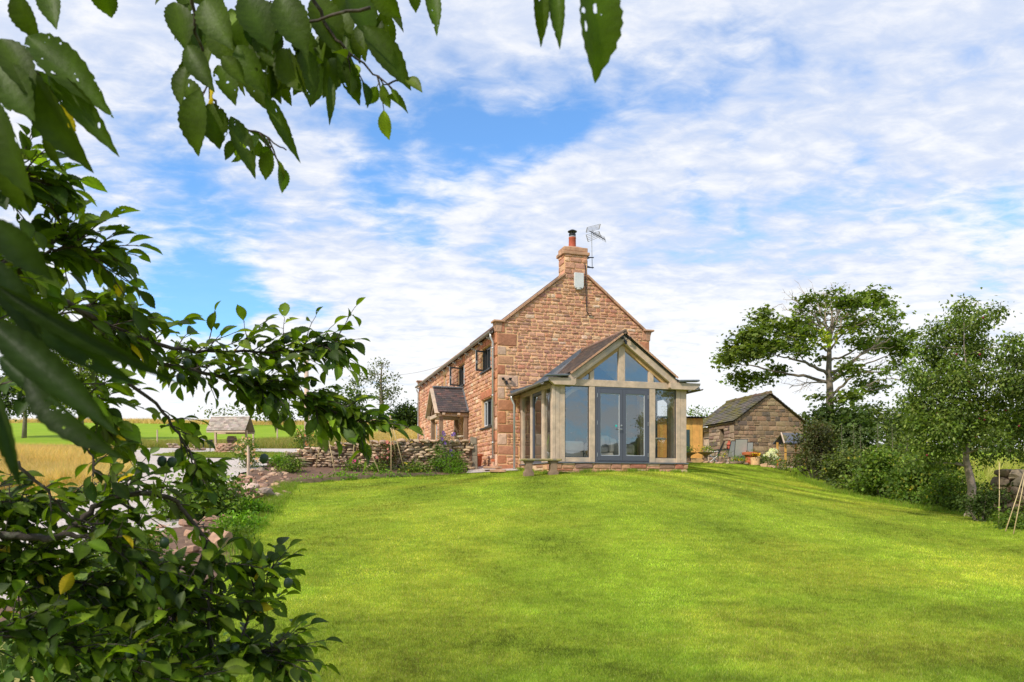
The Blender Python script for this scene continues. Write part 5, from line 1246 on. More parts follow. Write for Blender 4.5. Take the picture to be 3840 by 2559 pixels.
# ---------------------------------------------------------------- patio furniture and pots
def lounger(px,py,Y,rz,label,m='greypad',sc_=.85):
    p=W(px,py,Y); e=empty('garden_chair',(p.x,p.y,gz(p.x,p.y)+.03),rz,label,'garden chair','reclining mesh chairs on the patio'); e.scale=(sc_,)*3
    w=.27
    b=MB(); b.hexa([(-w,-.28,.38),(w,-.28,.38),(w,.22,.36),(-w,.22,.36),(-w,-.28,.40),(w,-.28,.40),(w,.22,.38),(-w,.22,.38)]); b.build('seat',M[m],e)
    b=MB(); b.hexa([(-w,.23,.37),(w,.23,.37),(w,.55,1.12),(-w,.55,1.12),(-w,.25,.37),(w,.25,.37),(w,.57,1.12),(-w,.57,1.12)]); b.build('backrest',M[m],e)
    b=MB()
    for s in (-1,1): b.tube([(s*(w+.01),.20,.36),(s*(w+.01),.57,1.14)],.016,6)
    b.tube([(-w,.57,1.14),(w,.57,1.14)],.016,6); b.build('back_frame',M['black'],e)
    for s in (-1,1):
        b=MB(); b.tube([(s*(w+.03),-.22,0),(s*(w+.03),.25,.40),(s*(w+.03),.30,.62),(s*(w+.03),-.25,.60),(s*(w+.03),.35,0)],.014,6); b.build('leg',M['zinc'],e)
    return e
lounger(2742,1725,31.2,math.radians(190),'grey mesh chair half hidden behind the front reclining chair')
lounger(2774,1726,30.6,math.radians(172),'grey mesh reclining chair facing away, nearest of the pair on the patio','greypad')
lounger(2800,1725,31.4,math.radians(165),'pale grey mesh chair beside the orange planter')
lounger(2672,1724,31.2,math.radians(250),'dark mesh chair turned sideways on the left of the patio','greenmetal')
tp_=W(2715,1725,31.4); e=empty('patio_table',(tp_.x,tp_.y,gz(tp_.x,tp_.y)+.03),0,'dark green metal patio table with a red lantern on it','table')
b=MB(); b.box(-.42,.38,-.35,.35,.62,.65); b.build('tabletop',M['greenmetal'],e)
for s in (-1,1):
    for s2 in (-1,1): b=MB(); b.tube([(s*.34,s2*.28,0),(s*.30,s2*.24,.62)],.018,6); b.build('leg',M['greenmetal'],e)
ln=empty('lantern',(tp_.x+.20,tp_.y-.05,gz(tp_.x,tp_.y)+.685),0,'red lantern standing on the green patio table','lantern')
b=MB(); b.lathe([(.09,0),(.11,.04),(.09,.16),(.13,.20),(.06,.28),(.05,.36),(.07,.38)],12); b.build('body',M['redpot'],ln)
def planter(px,py,Y,prof,m,label,pal,n=160,fl=None,cat='planter',r=.2,h=.2):
    p=W(px,py,Y); e=empty('planter',(p.x,p.y,gz(p.x,p.y)+.02),0,label,cat); b=MB(); b.lathe(prof,18); b.build('pot',M[m],e); t=prof[-1][1]
    cs=[(random.uniform(-r,r)*.8,random.uniform(-r,r)*.8,t+random.uniform(.3,.9)*h) for _ in range(7)]; P,Dr,Nr,L,C=clump_leaves(cs,[r*.5]*7,[n/7]*7,.07,pal); leaves_mesh('foliage',P,Dr,Nr,L,L*.5,C,T_QUAD,M['leaf'],e)
    if fl:
        f=MB()
        for _ in range(fl[1]): c=Vector((random.uniform(-r,r),random.uniform(-r,.1),t+random.uniform(.3,1.1)*h)); f.rock(c,.03,.03,.025,fl[0],sub=0)
        f.build('blossom',M['flower'],e)
URN=[(.17,0),(.19,.03),(.08,.08),(.07,.25),(.12,.32),(.30,.40),(.33,.43)]
planter(2647,1730,30.2,URN,'oak_dark','dark stone urn with yellow green leaves left of the patio chairs',BRIGHT,220,((.6,.5,.03),10))
planter(2583,1728,30.4,URN,'oak_dark','dark stone urn with leafy plant beside the garden room corner',GREEN,200)
planter(2816,1731,30.0,[(.2,0),(.22,.05),(.24,.36),(.34,.38),(.36,.48),(.33,.49)],'terracotta','wide orange terracotta pot on the patio edge',GREEN,30,r=.12,h=.05)
planter(2832,1733,29.7,[(.17,0),(.19,.30),(.20,.31)],'mortar','pale stone pot with yellow flowers in front of the orange pot',GREEN,160,((.85,.55,.02),26),r=.17,h=.14)
planter(2766,1733,29.8,[(.24,0),(.25,.07),(.24,.08)],'oak_dark','low tray of yellow green plants in front of the reclining chair',BRIGHT,260,((.7,.5,.03),10),r=.26,h=.14)
planter(2715,1733,29.8,[(.08,0),(.1,.1),(.09,.11)],'oak_dark','small pot with blue green blades at the patio edge',GREEN,90,((.8,.65,.03),3),r=.1,h=.3)
p=W(2612,1722,30.5); b=MB(); b.box(-.26,.26,-.2,.2,0,.2); o=b.build('planter_box',M['oak_new'],None,bevel=.01); o.location=(p.x,p.y,gz(p.x,p.y)+.02); tag(o,'low brown timber planter box by the shed','planter')
for (px,Y,r,h,lab,fl) in ((2895,29.6,.35,.75,'bush with a mass of cream white flowers near the shelter',([(.75,.72,.5),(.8,.8,.62)],190,.045)),(2862,30,.3,.45,'low green plant right of the orange pot',([(.8,.6,.03)],5,.03)),(2790,34.6,.4,1.3,'climbing plant growing against the outbuilding gable',None),(2840,33.6,.35,.6,'pale feathery plant at the outbuilding foot',([(.5,.42,.3)],30,.03)),(2925,28.6,.4,.5,'low leafy plants left of the hedge end',([(.75,.2,.05)],5,.03)),(2700,34.3,.3,.5,'light green plant behind the dark chair',None)):
    x_=(px-CX)/F*Y; bush('patio_plant',lab,'plant',x_,Y,r,r,h,420,.07,GREEN,flowers=fl,clumps=9,wid=.5,stems=4)
# loose stone edging of the patio: one thing per stone
pr=MB(); pr.rock((0,0,0),.16,.11,.07,(1,1,1)); 
def rocks(spots,name,label,cat,group,pal,sub=1):
    protos=[]
    for k in range(6):
        b=MB(); b.rock((0,0,0),1,.8,.62,pal[k%len(pal)],sub=sub,rz=random.uniform(0,6),rough=.2); protos.append(b)
    objs=[]
    for i,(x_,y_,s_,*r_) in enumerate(spots):
        if i<12: o=protos[i%6] if False else None
        if i<6: o=protos[i].build(name,M['rock'],None); objs.append(o)
        else: o=objs[i%6].copy(); COL.objects.link(o)
        o.location=(x_,y_,gz(x_,y_)+s_*.18+(r_[0] if r_ else 0)); o.scale=(s_,s_*random.uniform(.7,1.1),s_*random.uniform(.6,1.0)); o.rotation_euler=(random.uniform(-.35,.35),random.uniform(-.35,.35),random.uniform(0,6.28)); tag(o,label,cat,group)
RP=[(.44,.255,.16),(.48,.31,.20),(.36,.21,.14),(.54,.40,.28),(.28,.19,.13),(.46,.29,.155)]
rocks([((px-CX)/F*Y,Y,s_) for px,Y,s_ in ((2668,29.6,.14),(2690,29.4,.11),(2705,29.5,.13),(2730,29.4,.10),(2745,29.5,.13),(2862,29.3,.17),(2880,29.3,.14),(2900,29.2,.15),(2925,29.1,.16),(2945,29,.13),(2800,29.5,.12),(2650,29.6,.12))],'edging_stone','rough pinkish stone in the row edging the patio','stone','stones edging the patio',RP)
# ---------------------------------------------------------------- left side: well, pole, meadow, beds
wy=38.0; wb=W(866,1700,wy); wz=gz(wb.x,wb.y); well=empty('wishing_well',(wb.x,wb.y,wz),-.05,'round stone wishing well with a shingled gable roof on two posts','well')
b=MB()
for k in range(5):
    for i in range(15):
        a=(i+.5*(k%2))*2*math.pi/15; b.rock((.66*math.cos(a),.66*math.sin(a),.04+k*.095),.17,.09,.06,jc(random.choice([(.44,.27,.18),(.38,.22,.15),(.52,.38,.26)]),.15),rz=a+math.pi/2,rough=.1)
b.build('ring_wall',M['drystone'],well)
for s in (-1,1): b=MB(); b.box(s*.80-.05,s*.80+.05,-.05,.05,-.1,1.16); b.build('post',M['oak'],well)
zt=EYE+(HY-1563)/F*wy-wz; ze=EYE+(HY-1618)/F*wy-wz
for s in (-1,1):
    t=MB(); e_=Vector((1,0,0)); up=Vector((0,-s*.62,zt-ze)); tiles(t,(-1.0,s*.62,ze),e_,up,(0,s*(zt-ze),.62),2.0,up.length,.11,.16,[((.34,.28,.23),3),((.42,.35,.29),3),((.27,.22,.18),2)],th=.015,jit=.006)
    t.poly([(-1,s*.62,ze-.02),(1,s*.62,ze-.02),(1,0,zt-.02),(-1,0,zt-.02)],(.3,.25,.2)); t.build('roof_slope',M['shingle'],well)
t=MB(); t.box(-1.02,1.02,-.06,.06,zt,zt+.04); t.build('ridge_board',M['shingle'],well)
for y_ in (-.60,.60): t=MB(); t.box(-.98,.98,y_-.02,y_+.02,ze-.10,ze-.01); t.build('fascia',M['oak'],well)
bk=empty('barrel',(wb.x+.05,wb.y,wz+.50),0,'small wooden barrel standing inside the wishing well','barrel'); b=MB(); b.lathe([(.20,0),(.25,.14),(.25,.22),(.20,.36)],16,col=(1,1,1)); b.build('body',M['oak_dark'],bk)
b=MB(); b.lathe([(.252,.10),(.258,.13)],16); b.build('hoop',M['black'],bk)

pp=W(1150,1636,36); px_=(1150-CX)/F*36; pe=empty('utility_pole',(px_,36,gz(px_,36)),0,'tall pale wooden utility pole beyond the flower bed','utility pole')
b=MB(); b.tube([(0,0,-.2),(0,0,2.5),(-.02,0,EYE+(HY-1295)/F*36-gz(px_,36))],[.125,.115,.095],12); b.build('pole',M['oak'],pe,smooth=True)
wr=MB(); p0=Vector((px_+.15,35.9,W(0,1310,36).z)); p1=local(-.1,7.5,4.5); pts=[]
for k in range(17): t_=k/16; q=p0.lerp(p1,t_); q.z-=1.0*4*t_*(1-t_)*.8; pts.append(q)
wr.tube(pts,.006,5); tag(wr.build('overhead_wire',M['gutter'],None),'thin overhead wire sagging from the utility pole to the house','wire')

# small things by the drive
lp=W(763,1668,41); e=empty('garden_lamp',(lp.x,lp.y,gz(lp.x,lp.y)),0,'small garden lamp on a black post with a pale conical top left of the well','garden lamp')
b=MB(); b.tube([(0,0,0),(0,0,.5)],.03,8); b.build('post',M['black'],e); b=MB(); b.lathe([(.07,.5),(.09,.62),(.08,.63)],10); b.build('lantern',M['white'],e); b=MB(); b.lathe([(.14,.63),(.13,.65),(.02,.76)],12); b.build('cap',M['lightedge'],e)
lp=W(788,1668,40); e=empty('sign_post',(lp.x,lp.y,gz(lp.x,lp.y)),0,'short black post with two small tilted boards between lamp and well','sign')
b=MB(); b.tube([(0,0,0),(0,0,.42)],.025,8); b.build('post',M['black'],e)
for k,a in ((0,.25),(1,.1)): b=MB(); b.beam((-.14,0,.42+k*.12-a*.1),(.14,0,.42+k*.12+a*.1),.03,.09); b.build('board',M['black'],e)
for i,(px,Y,py,h) in enumerate(((950,45,1640,.75),(1200,47,1640,.75),(705,43,1650,.8),(590,46,1655,.75),(1040,50,1630,.75))):
    x_=(px-CX)/F*Y; b=MB(); b.tube([(0,0,-.1),(0,0,h+.3)],[.05,.045],7); o=b.build('fence_post',M['oak'],None); o.location=(x_,Y,gz(x_,Y)); tag(o,'slim weathered fence post at the foot of the green field','fence post','fence posts below the green field')
x_=(700-CX)/F*40; e=empty('stone_trough',(x_,40,gz(x_,40)),.1,'low pile of walling stones beside the drive left of the lamp','stone pile'); b=MB()
for k in range(16): b.rock((random.uniform(-.9,.9),random.uniform(-.2,.2),.08+.12*(k%3)),.18,.12,.07,jc((.36,.27,.19),.2))
b.build('stones',M['drystone'],e)

# golden meadow grass
def g_area(name,xl,xr,y0,y1,n,h,w,pal,lab,pw=1.0001,wob=None):
    xy=scatter_view(n,xl,xr,y0,y1,pw); c=vnoise(xy[:,0],xy[:,1],2.2,31)*.7+vnoise(xy[:,0],xy[:,1],.6,32)*.4
    keep=rng.uniform(0,1,n)<.25+c; xy=xy[keep]; c=c[keep]; grass(name,xy,h*(.5+c),w,1.3,pal,lab,(.75+.45*c)[:,None]*np.ones((1,3)))
g_area('meadow_grass',[(17,-18),(30,-30),(36,-34)],[(17.3,-9.9),(20,-10.9),(26,-13.4),(31,-15.8),(36,-20)],17.5,36,230000,.34,.013,GOLD,'tall golden dry grass left of the gravel drive')
g_area('meadow_grass',[(43.5,-24),(58,-32)],[(43.5,-4.0),(52,-3.5),(58,-4)],43.5,57,90000,.32,.025,[((.26,.25,.07),3),((.40,.30,.11),3),((.16,.22,.03),3)],'mixed green and straw coloured rough grass between drive and field')
g_area('meadow_grass',[(41,-9.5),(60,-12),(75,-10)],[(41,-4.6),(75,-3)],41,75,80000,.40,.03,GOLD,'golden rough grass behind the dry stone wall left of the house')
g_area('meadow_grass',[(92,-95),(104,-100)],[(92,2),(104,4)],92.5,106,90000,.5,.06,GOLD,'straw coloured strip of long grass along the top of the green field')
g_area('meadow_grass',[(33.4,-14.8),(34,-16.3),(37,-16.6),(38.8,-14.9)],[(33.4,-13.2),(34.5,-9.2),(37,-8.5),(38.8,-11)],33.4,38.8,16000,.10,.03,[((.20,.26,.03),3),((.30,.28,.07),1)],'short rough grass island around the wishing well')
g_area('meadow_grass',[(17,11.5),(22,13.5),(30,14)],[(17,30),(22,32),(30,40)],18,30,30000,.5,.04,[((.30,.34,.05),3),((.45,.40,.13),2)],'pale grass beyond the stone wall on the right')
g_area('meadow_grass',[(6,-10.2),(10,-10.3),(17,-9.8)],[(6,-9.4),(10,-9.8),(17,-9.2)],6,17.5,9000,.25,.012,GOLD,'golden grass fringe along the near edge of the drive')

# distance on the left
def far_tree(px,Y,tops,lab,pal,nper=120,leaf=.3,attach=8,base=None,bare=(),bw=1,tr=.3,group=None):
    x_=(px-CX)/F*Y; z_=gz(x_,Y); cl=[(W(a,b_,Y+random.uniform(-1,1)*r*.02),r/F*Y) for a,b_,r in tops]; top=max(c[0].z for c in cl)
    return tree('distant_tree',lab,'tree',(x_,Y,z_),[(x_,Y,z_-.3),(x_+.1,Y,z_+(top-z_)*.35),(x_,Y,z_+(top-z_)*.7),(x_+.1,Y,top)],[tr,tr*.75,tr*.4,tr*.12],cl,leaf,pal,nper=nper,attach=attach,bare=bare,bw=bw,group=group,r0min=.01)
zt_=lambda a,b_:(1250+a*.2232,1350+b_*.2232)
LT=[(740,90,45),(840,60,35),(640,160,40),(860,110,30),(700,240,50),(560,260,50),(450,300,40),(330,360,45),(260,390,30),(430,400,45),(640,330,45),(760,380,50),(850,320,40),(1020,280,35),(1060,260,22),(960,440,40),(1080,500,35),(1000,560,50),(900,560,60),(800,470,50),(880,650,45),(980,640,35),(760,680,40),(700,560,35),(980,740,30),(350,480,35),(860,240,26)]
far_tree(1428,70,[(*zt_(a,b_),r*.34) for a,b_,r in LT],'sparse wind bent tree on the slope left of the farmhouse',[((.10,.13,.03),3),((.14,.16,.04),2),((.07,.09,.03),2)],nper=420,leaf=.22,attach=3,tr=.3,bw=1.5)
far_tree(1245,85,[(1150+random.uniform(0,180),1470+random.uniform(0,90),22) for _ in range(22)],'dark dense tree on the ridge behind the utility pole',DARKG,nper=330,tr=.2,leaf=.4)
far_tree(1050,95,[(1000+random.uniform(0,90),1545+random.uniform(0,35),12) for _ in range(12)],'low dark tree on the ridge left of the utility pole',DARKG,nper=330,tr=.15,leaf=.4)
far_tree(840,90,[(780+i*22,1530+20*abs(math.sin(i*1.3))+abs(i-5)*3,11) for i in range(11)],'thin crowned pale tree rising behind the wishing well',OLIVE,nper=230,tr=.15,leaf=.35)
bush('shrub','dark green rounded bush on the ridge beside the far house corner','shrub',(1535-CX)/F*72,72,1.9,1.5,2.9,3400,.28,DARKG,clumps=22,wid=.7)
bush('shrub','smaller dark bush left of the one by the house corner','shrub',(1495-CX)/F*73,73,1.2,1.0,1.6,1400,.26,DARKG,clumps=10,wid=.7)
far_tree(300,62,[(160+random.uniform(0,230),1290+random.uniform(0,230),34) for _ in range(30)],'large dark tree seen through the leaves at far left',SYCA,nper=420,leaf=.28,tr=.28)
far_tree(90,66,[(-10+random.uniform(0,200),1400+random.uniform(0,140),30) for _ in range(16)],'dark tree at the left edge of the field',DARKG,nper=380,leaf=.3,tr=.22)

# roses and beds
def B(px,py,Y,*a,**k):
    return None
bush('rose_bush','rose bush with pale peach blooms at the left end of the stone wall','rose bush',-7.75,21.9,.55,.6,.95,1900,.06,GREEN,flowers=([(.75,.45,.25),(.78,.55,.35),(.75,.62,.5)],60,.035),clumps=16)
bush('rose_bush','rose bush with yellow and orange blooms behind the stone wall','rose bush',-6.6,24.1,.75,.5,1.25,2000,.06,GREEN,flowers=([(.75,.5,.12),(.75,.3,.12),(.7,.55,.3)],48,.035),clumps=16)
bush('rose_bush','small pink rose bush behind the middle of the stone wall','rose bush',-5.2,24.3,.45,.4,1.05,800,.06,GREEN,flowers=([(.7,.3,.25)],14,.035),clumps=10)
bush('rose_bush','dark leaved rose bush with pink blooms in the bed against the wall','rose bush',-3.75,22.95,.48,.32,.95,1100,.06,[((.11,.10,.035),2),((.07,.11,.025),3),((.16,.06,.03),1)],flowers=([(.75,.28,.24)],12,.04),clumps=12)
bush('butterfly_bush','grey green butterfly bush with small purple flower heads','shrub',-2.05,23.25,.6,.38,1.25,1500,.065,[((.12,.16,.07),3),((.16,.20,.10),2)],flowers=([(.22,.10,.45)],9,.05),clumps=14,wid=.35)
bush('shrub','bright green rounded bush in the bed nearest the gatepost','shrub',-1.72,22.95,.42,.36,.70,1900,.06,BRIGHT,clumps=14,wid=.35,hang=-.2)
bush('shrub','tall bright green bush just left of the roundest one in the bed','shrub',-2.28,23.15,.32,.3,.74,1200,.06,BRIGHT,clumps=12,wid=.35,hang=-.2)
bush('bedding_plant','leafy dahlia plant with one pink flower in the bed','plant',-4.75,22.35,.28,.25,.42,420,.07,GREEN,flowers=([(.80,.06,.30)],2,.05),clumps=8)
bush('bedding_plant','large bushy green plant at the left end of the bed','plant',-6.35,21.55,.42,.36,.50,1100,.07,GREEN,clumps=12,wid=.45)
bush('bedding_plant','mid green plant left of the bushy one by the wall','plant',-6.85,22.05,.36,.3,.48,800,.07,BRIGHT,clumps=10,wid=.45)
bush('bedding_plant','wide low green clump below the butterfly bush','plant',-2.95,22.75,.55,.32,.42,900,.075,GREEN,flowers=([(.7,.6,.05)],6,.03),clumps=12)
bush('bedding_plant','green plant between two bean cane frames','plant',-4.1,22.5,.32,.25,.36,500,.07,GREEN,clumps=8)
sp=[(1125,1806),(1165,1803),(1205,1799),(1240,1796),(1285,1782),(1282,1797),(1310,1797),(1345,1785),(1362,1780),(1392,1792),(1440,1782),(1452,1778),(1465,1790),(1498,1788),(1535,1785),(1610,1783),(1270,1788),(1420,1786)]
for i,(px,py) in enumerate(sp):
    x_,y_=hx(px,py+3); n_=random.choice((60,90,120)); bush('seedling','small lettuce green seedling clump in the soil near the bed edging','plant',x_,y_,.13,.12,.12+.05*random.random(),n_,.07,BRIGHT,group='low seedlings along the flower bed front',clumps=4,stems=2,wid=.6)
eb=MB(); n_=10; 
for i in range(n_):
    a=Vector((-5.92,19.93,0)).lerp(Vector((-2.26,22.38,0)),i/n_); c=Vector((-5.92,19.93,0)).lerp(Vector((-2.26,22.38,0)),(i+.995)/n_); a.z=gz(a.x,a.y)+.03; c.z=gz(c.x,c.y)+.03; eb.beam(a,c,.05,.16)
o=eb.build('edging_board',M['oak_dark'],None); tag(o,'long low timber board edging the flower bed','edging')
# bamboo frames
def cane_frame(pts,top,label):
    base=Vector((top[0],top[1],gz(top[0],top[1]))); e=empty('cane_frame',base,0,label,'bamboo canes')
    tp=Vector(top)-base
    for p in pts:
        q=Vector(p)-base; d=(tp-q); b=MB(); b.tube([q-d*.03,q+d*.5+Vector((.01,0,0)),q+d*1.06],[.016,.015,.012],6); b.build('cane',M['cane'],e,smooth=True)
    return e
def zw(x,y): return (900+x*.4505,1540+y*.4505)
for feet,top,lab in ((((630,480),(790,510),(735,470)),(700,85),'bamboo cane tripod at the left of the flower bed'),
    (((930,500),(1165,530),(1190,330)),(965,60),'bamboo cane tripod in the middle of the flower bed'),
    (((1258,530),(1375,520),(1290,240)),(1252,70),'bamboo cane tripod at the right of the flower bed')):
    F_=[]
    for f in feet:
        x_,y_=hx(*zw(*f)) if f[1]>400 else (None,None)
        if x_ is None: a=zw(*f); y_=23.1; x_=(a[0]+8-CX)/F*y_
        F_.append((x_,y_,gz(x_,y_)))
    a=zw(*top); Y=22.5; cane_frame(F_,W(a[0],a[1],Y),lab)
a=W(*zw(700,80),22.48); c=W(*zw(1260,76),22.48); b=MB(); b.tube([a-Vector((.1,0,0)),c+Vector((.1,0,0))],.013,6); o=b.build('cross_cane',M['cane'],None); tag(o,'long horizontal bamboo cane across the tops of the tripods','bamboo cane')
x_,y_=hx(932,1865); x_=(930-CX)/F*20.6; st=MB(); st.tube([(0,0,-.1),(.01,0,.5),(.0,0,EYE+(HY-1672)/F*20.6-gz(x_,20.6))],[.04,.036,.03],8); o=st.build('wooden_stake',M['oak'],None); o.location=(x_,20.6,gz(x_,20.6)); tag(o,'upright wooden stake at the left end of the flower bed','stake')
for i,((px,py,Y),(qx,qy)) in enumerate((((3745,1950,14.9),(3747,1735)),((3800,1975,13.6),(3860,1690)),((3770,1960,13.9),(3850,1740)))):
    p=W(px,py,Y); p.z=gz(p.x,p.y); q=W(qx,qy,Y+.3); b=MB(); b.tube([p,(p+q)/2+Vector((.01,0,0)),q],[.010,.009,.007],6); tag(b.build('bamboo_cane',M['cane'],None,smooth=True),['tall upright bamboo cane right of the fruit tree trunk','slanting bamboo cane nearest the right edge','slanting bamboo cane just behind the one at the right edge'][i],'bamboo cane')
bush('shrub','leafy climber on the right hand stone wall beside the upright cane','shrub',(3660-CX)/F*15.6,15.4,.5,.4,.85,1800,.06,DARKG,clumps=12)
bush('bedding_plant','low green plants at the foot of the right hand stone wall','plant',(3800-CX)/F*14.3,14.3,.45,.3,.4,900,.06,GREEN,clumps=9)

# ---------------------------------------------------------------- rockery between lawn and drive
RK=[]
def bank(y): return float(interp([(7,-3.55),(10.5,-4.15),(12.5,-4.7),(16.5,-5.4),(19,-5.95),(20,-6.1)],y)), float(interp([(7,-5.7),(11,-5.9),(14,-6.2),(17,-6.8),(20,-7.3),(22,-7.6)],y))
for i in range(235):
    y_=random.uniform(15.2,21.8) if i<165 else random.uniform(9.5,15.2); a,b_=bank(y_); t=random.random()**.8
    if i<100 and 15.2<y_<17 and random.random()<.5: y_+=2
    x_=a+(b_-a)*t+random.uniform(-.1,.1); s_=random.choice((.05,.06,.08,.10,.13,.17))*(1.1 if y_<19 else .9); RK.append((x_,y_,s_,random.choice((0,0,.10)) if 16.5<y_<19.5 else -.01))
rocks(RK,'rockery_stone','loose pinkish sandstone rock heaped in the rockery between drive and lawn','stone','loose rocks of the rockery left of the lawn',RP)
for (px,py,Y,sx,sz,col,lab) in ((820,2135,11.3,.21,.20,(.40,.235,.15),'large pointed pale pink boulder beside the branches at the lawn edge'),(800,2075,11.5,.22,.07,(.50,.36,.25),'flat pale slab lying on top of the large pointed boulder'),(862,2055,11.7,.13,.11,(.46,.40,.18),'yellow lichen covered rock right of the flat slab'),(775,2040,12.0,.16,.10,(.52,.30,.20),'rounded pink rock behind the flat slab'),(940,1830,17.6,.2,.12,(.56,.40,.32),'pale pink rock on top of the rockery heap'),(1000,1850,17.3,.2,.13,(.30,.22,.17),'dark brown block of rock in the rockery heap'),(1130,1815,20.2,.15,.1,(.50,.36,.27),'pale rock at the left end of the bed edging')):
    p=W(px,py,Y); o=MB(); o.rock((0,0,0),sx,sx*.8,sz,(1,1,1),sub=2,rough=.09); o=o.build('boulder',mat('boulder_stone',col,.92,ns=5,na=.3,bump=.6,bs=14),None); o.location=p if sz<.12 or 'flat' in lab or 'lichen' in lab else (p.x,p.y,max(p.z,gz(p.x,p.y)+sz*.4)); tag(o,lab,'boulder')
bush('shrub','broad leafy green shrub growing over the rockery beside the drive','shrub',-5.9,14.4,.85,1.0,.95,3600,.085,GREEN,clumps=22,wid=.7,tmpl=T_MID)
bush('shrub','smaller dark ivy like shrub on the rockery behind the broad one','shrub',-6.5,16.5,.6,.6,.65,1700,.075,DARKG,clumps=14,wid=.7)
bush('ground_cover','bright green low leafy plants along the lawn edge of the rockery','plant',-5.25,14.9,.42,.9,.30,2600,.07,BRIGHT,clumps=20,wid=.6,hang=-.1)
bush('ground_cover','yellow green low plants nearer the camera on the lawn edge','plant',-4.75,13.0,.33,.8,.30,1900,.065,BRIGHT,clumps=16,wid=.55,hang=-.1)
bush('ground_cover','dark palmate leaved plant at the near end of the lawn edge planting','plant',-4.45,11.9,.28,.35,.26,700,.08,GREEN,clumps=9,wid=.35)
g_area('tuft_grass',[(15.8,-5.6),(20,-6.3)],[(15.8,-5.0),(20,-5.7)],15.8,20,5000,.14,.012,[((.20,.30,.03),3),((.32,.33,.07),1)],'longer grass tufts where the lawn meets the rockery')

# long untrimmed tufts along walls, hedge and beds
def tufts(line,n,sp,h,lab,pal=None):
    P=np.array(line,float); d=np.concatenate([[0],np.cumsum(np.hypot(*np.diff(P,axis=0).T))]); t=rng.uniform(0,d[-1],n); t+=.25*np.sin(t*9)
    xy=np.stack([np.interp(t,d,P[:,0]),np.interp(t,d,P[:,1])],-1)+rng.normal(size=(n,2))*sp
    grass('edge_grass',xy,h*(.4+vnoise(xy[:,0],xy[:,1],.3,61)),.012,.8,pal or [((.16,.26,.02),3),((.22,.32,.03),3),((.38,.36,.10),.7)],lab)
_p=lambda u,v:tuple(local(u,v,0).xy)
tufts([_p(.55,-.4),_p(.62,-3.12),_p(5.02,-3.12),_p(5.05,-.5)],5000,.05,.10,'longer grass tufts along the foot of the garden room')
tufts([(12,30.5),(10.3,27),(10.05,23),(10.1,19),(10.3,16.3),(10.6,14),(11.4,12.2)],9000,.13,.14,'longer grass and weeds along the foot of the hedge')
tufts([(-5.95,19.9),(-2.26,22.33),(-1.2,22.6)],2200,.05,.07,'grass growing up against the bed edging board')
tufts([(-4.0,10.2),(-4.5,12.5),(-5.25,16.5),(-5.85,19.3)],5000,.14,.13,'longer grass where the lawn meets the bank')
# ---------------------------------------------------------------- the near tree whose boughs frame the view
NB=Vector((-2.75,1.75,gz(-2.75,1.75)-.05)); near=empty('fruit_tree',NB,0,'near fruit tree framing the view, its leafy boughs reaching in from the left and top','tree')
NEARP=[((.070,.112,.008),4),((.11,.165,.011),3),((.038,.068,.007),3.5),((.17,.235,.016),1.3),((.10,.135,.045),.6)]
LP=[];LD=[];LN=[];LL=[];LW=[];LC=[]
def add_leaf(p,d,n,L,w,c=None):
    LP.append(tuple(p));LD.append(tuple(d));LN.append(tuple(n));LL.append(L);LW.append(w);LC.append(c)
trunk=MB(); trunk.tube([(0,0,-.1),(.02,.02,.6),(.1,.0,1.1),(.15,-.1,1.7),(.1,-.4,2.4),(.3,-.9,3.2)],[.12,.10,.09,.08,.06,.03],12); trunk.build('trunk',M['plumbark'],near,smooth=True)
FORK=[Vector((.08,.0,1.0)),Vector((.15,-.1,1.7)),Vector((.1,-.4,2.4))]
def spline(P,n=5):
    out=[]
    for i in range(len(P)-1):
        p0=P[max(i-1,0)];p1=P[i];p2=P[i+1];p3=P[min(i+2,len(P)-1)]
        for k in range(n):
            t=k/n; out.append(.5*((2*p1)+(p2-p0)*t+(2*p0-5*p1+4*p2-p3)*t*t+(3*p1-p0-3*p2+p3)*t*t*t))
    out.append(P[-1]); return out
def twig(mb,s,d,L,nl,leaf,droop=.35,r=.0022,pal=None):
    s=Vector(s); d=Vector(d).normalized(); e=s+d*L+Vector((0,0,-droop*L*.25)); pth=bez(s,e,(random.uniform(-.1,.1)*L,0,.08*L),4,jit=.012*L); mb.tube(pth,[r*(1-.15*k) for k in range(5)],5)
    side=d.cross(Vector((0,0,1))); side=side.normalized() if side.length>.1 else Vector((1,0,0))
    for k in range(nl):
        t=(k+.6)/nl; i=min(int(t*4),3); p=pth[i].lerp(pth[i+1],t*4-i); sg=1 if k%2 else -1
        dd=d*random.uniform(.2,.9)+side*sg*random.uniform(.3,1.0)+Vector((0,0,random.uniform(-droop*2.2,.25)))
        if k==nl-1: dd=d+Vector((0,0,-droop))
        nn=Vector((random.gauss(0,.5),random.gauss(-.25,.5),1)); dd.normalize()
        q=p+dd*random.uniform(.006,.014); mb.tube([p,q],[.0011,.0009],4,cap=False)
        l=leaf*random.uniform(.6,1.2); add_leaf(q,dd,nn,l,l*random.uniform(.46,.62))
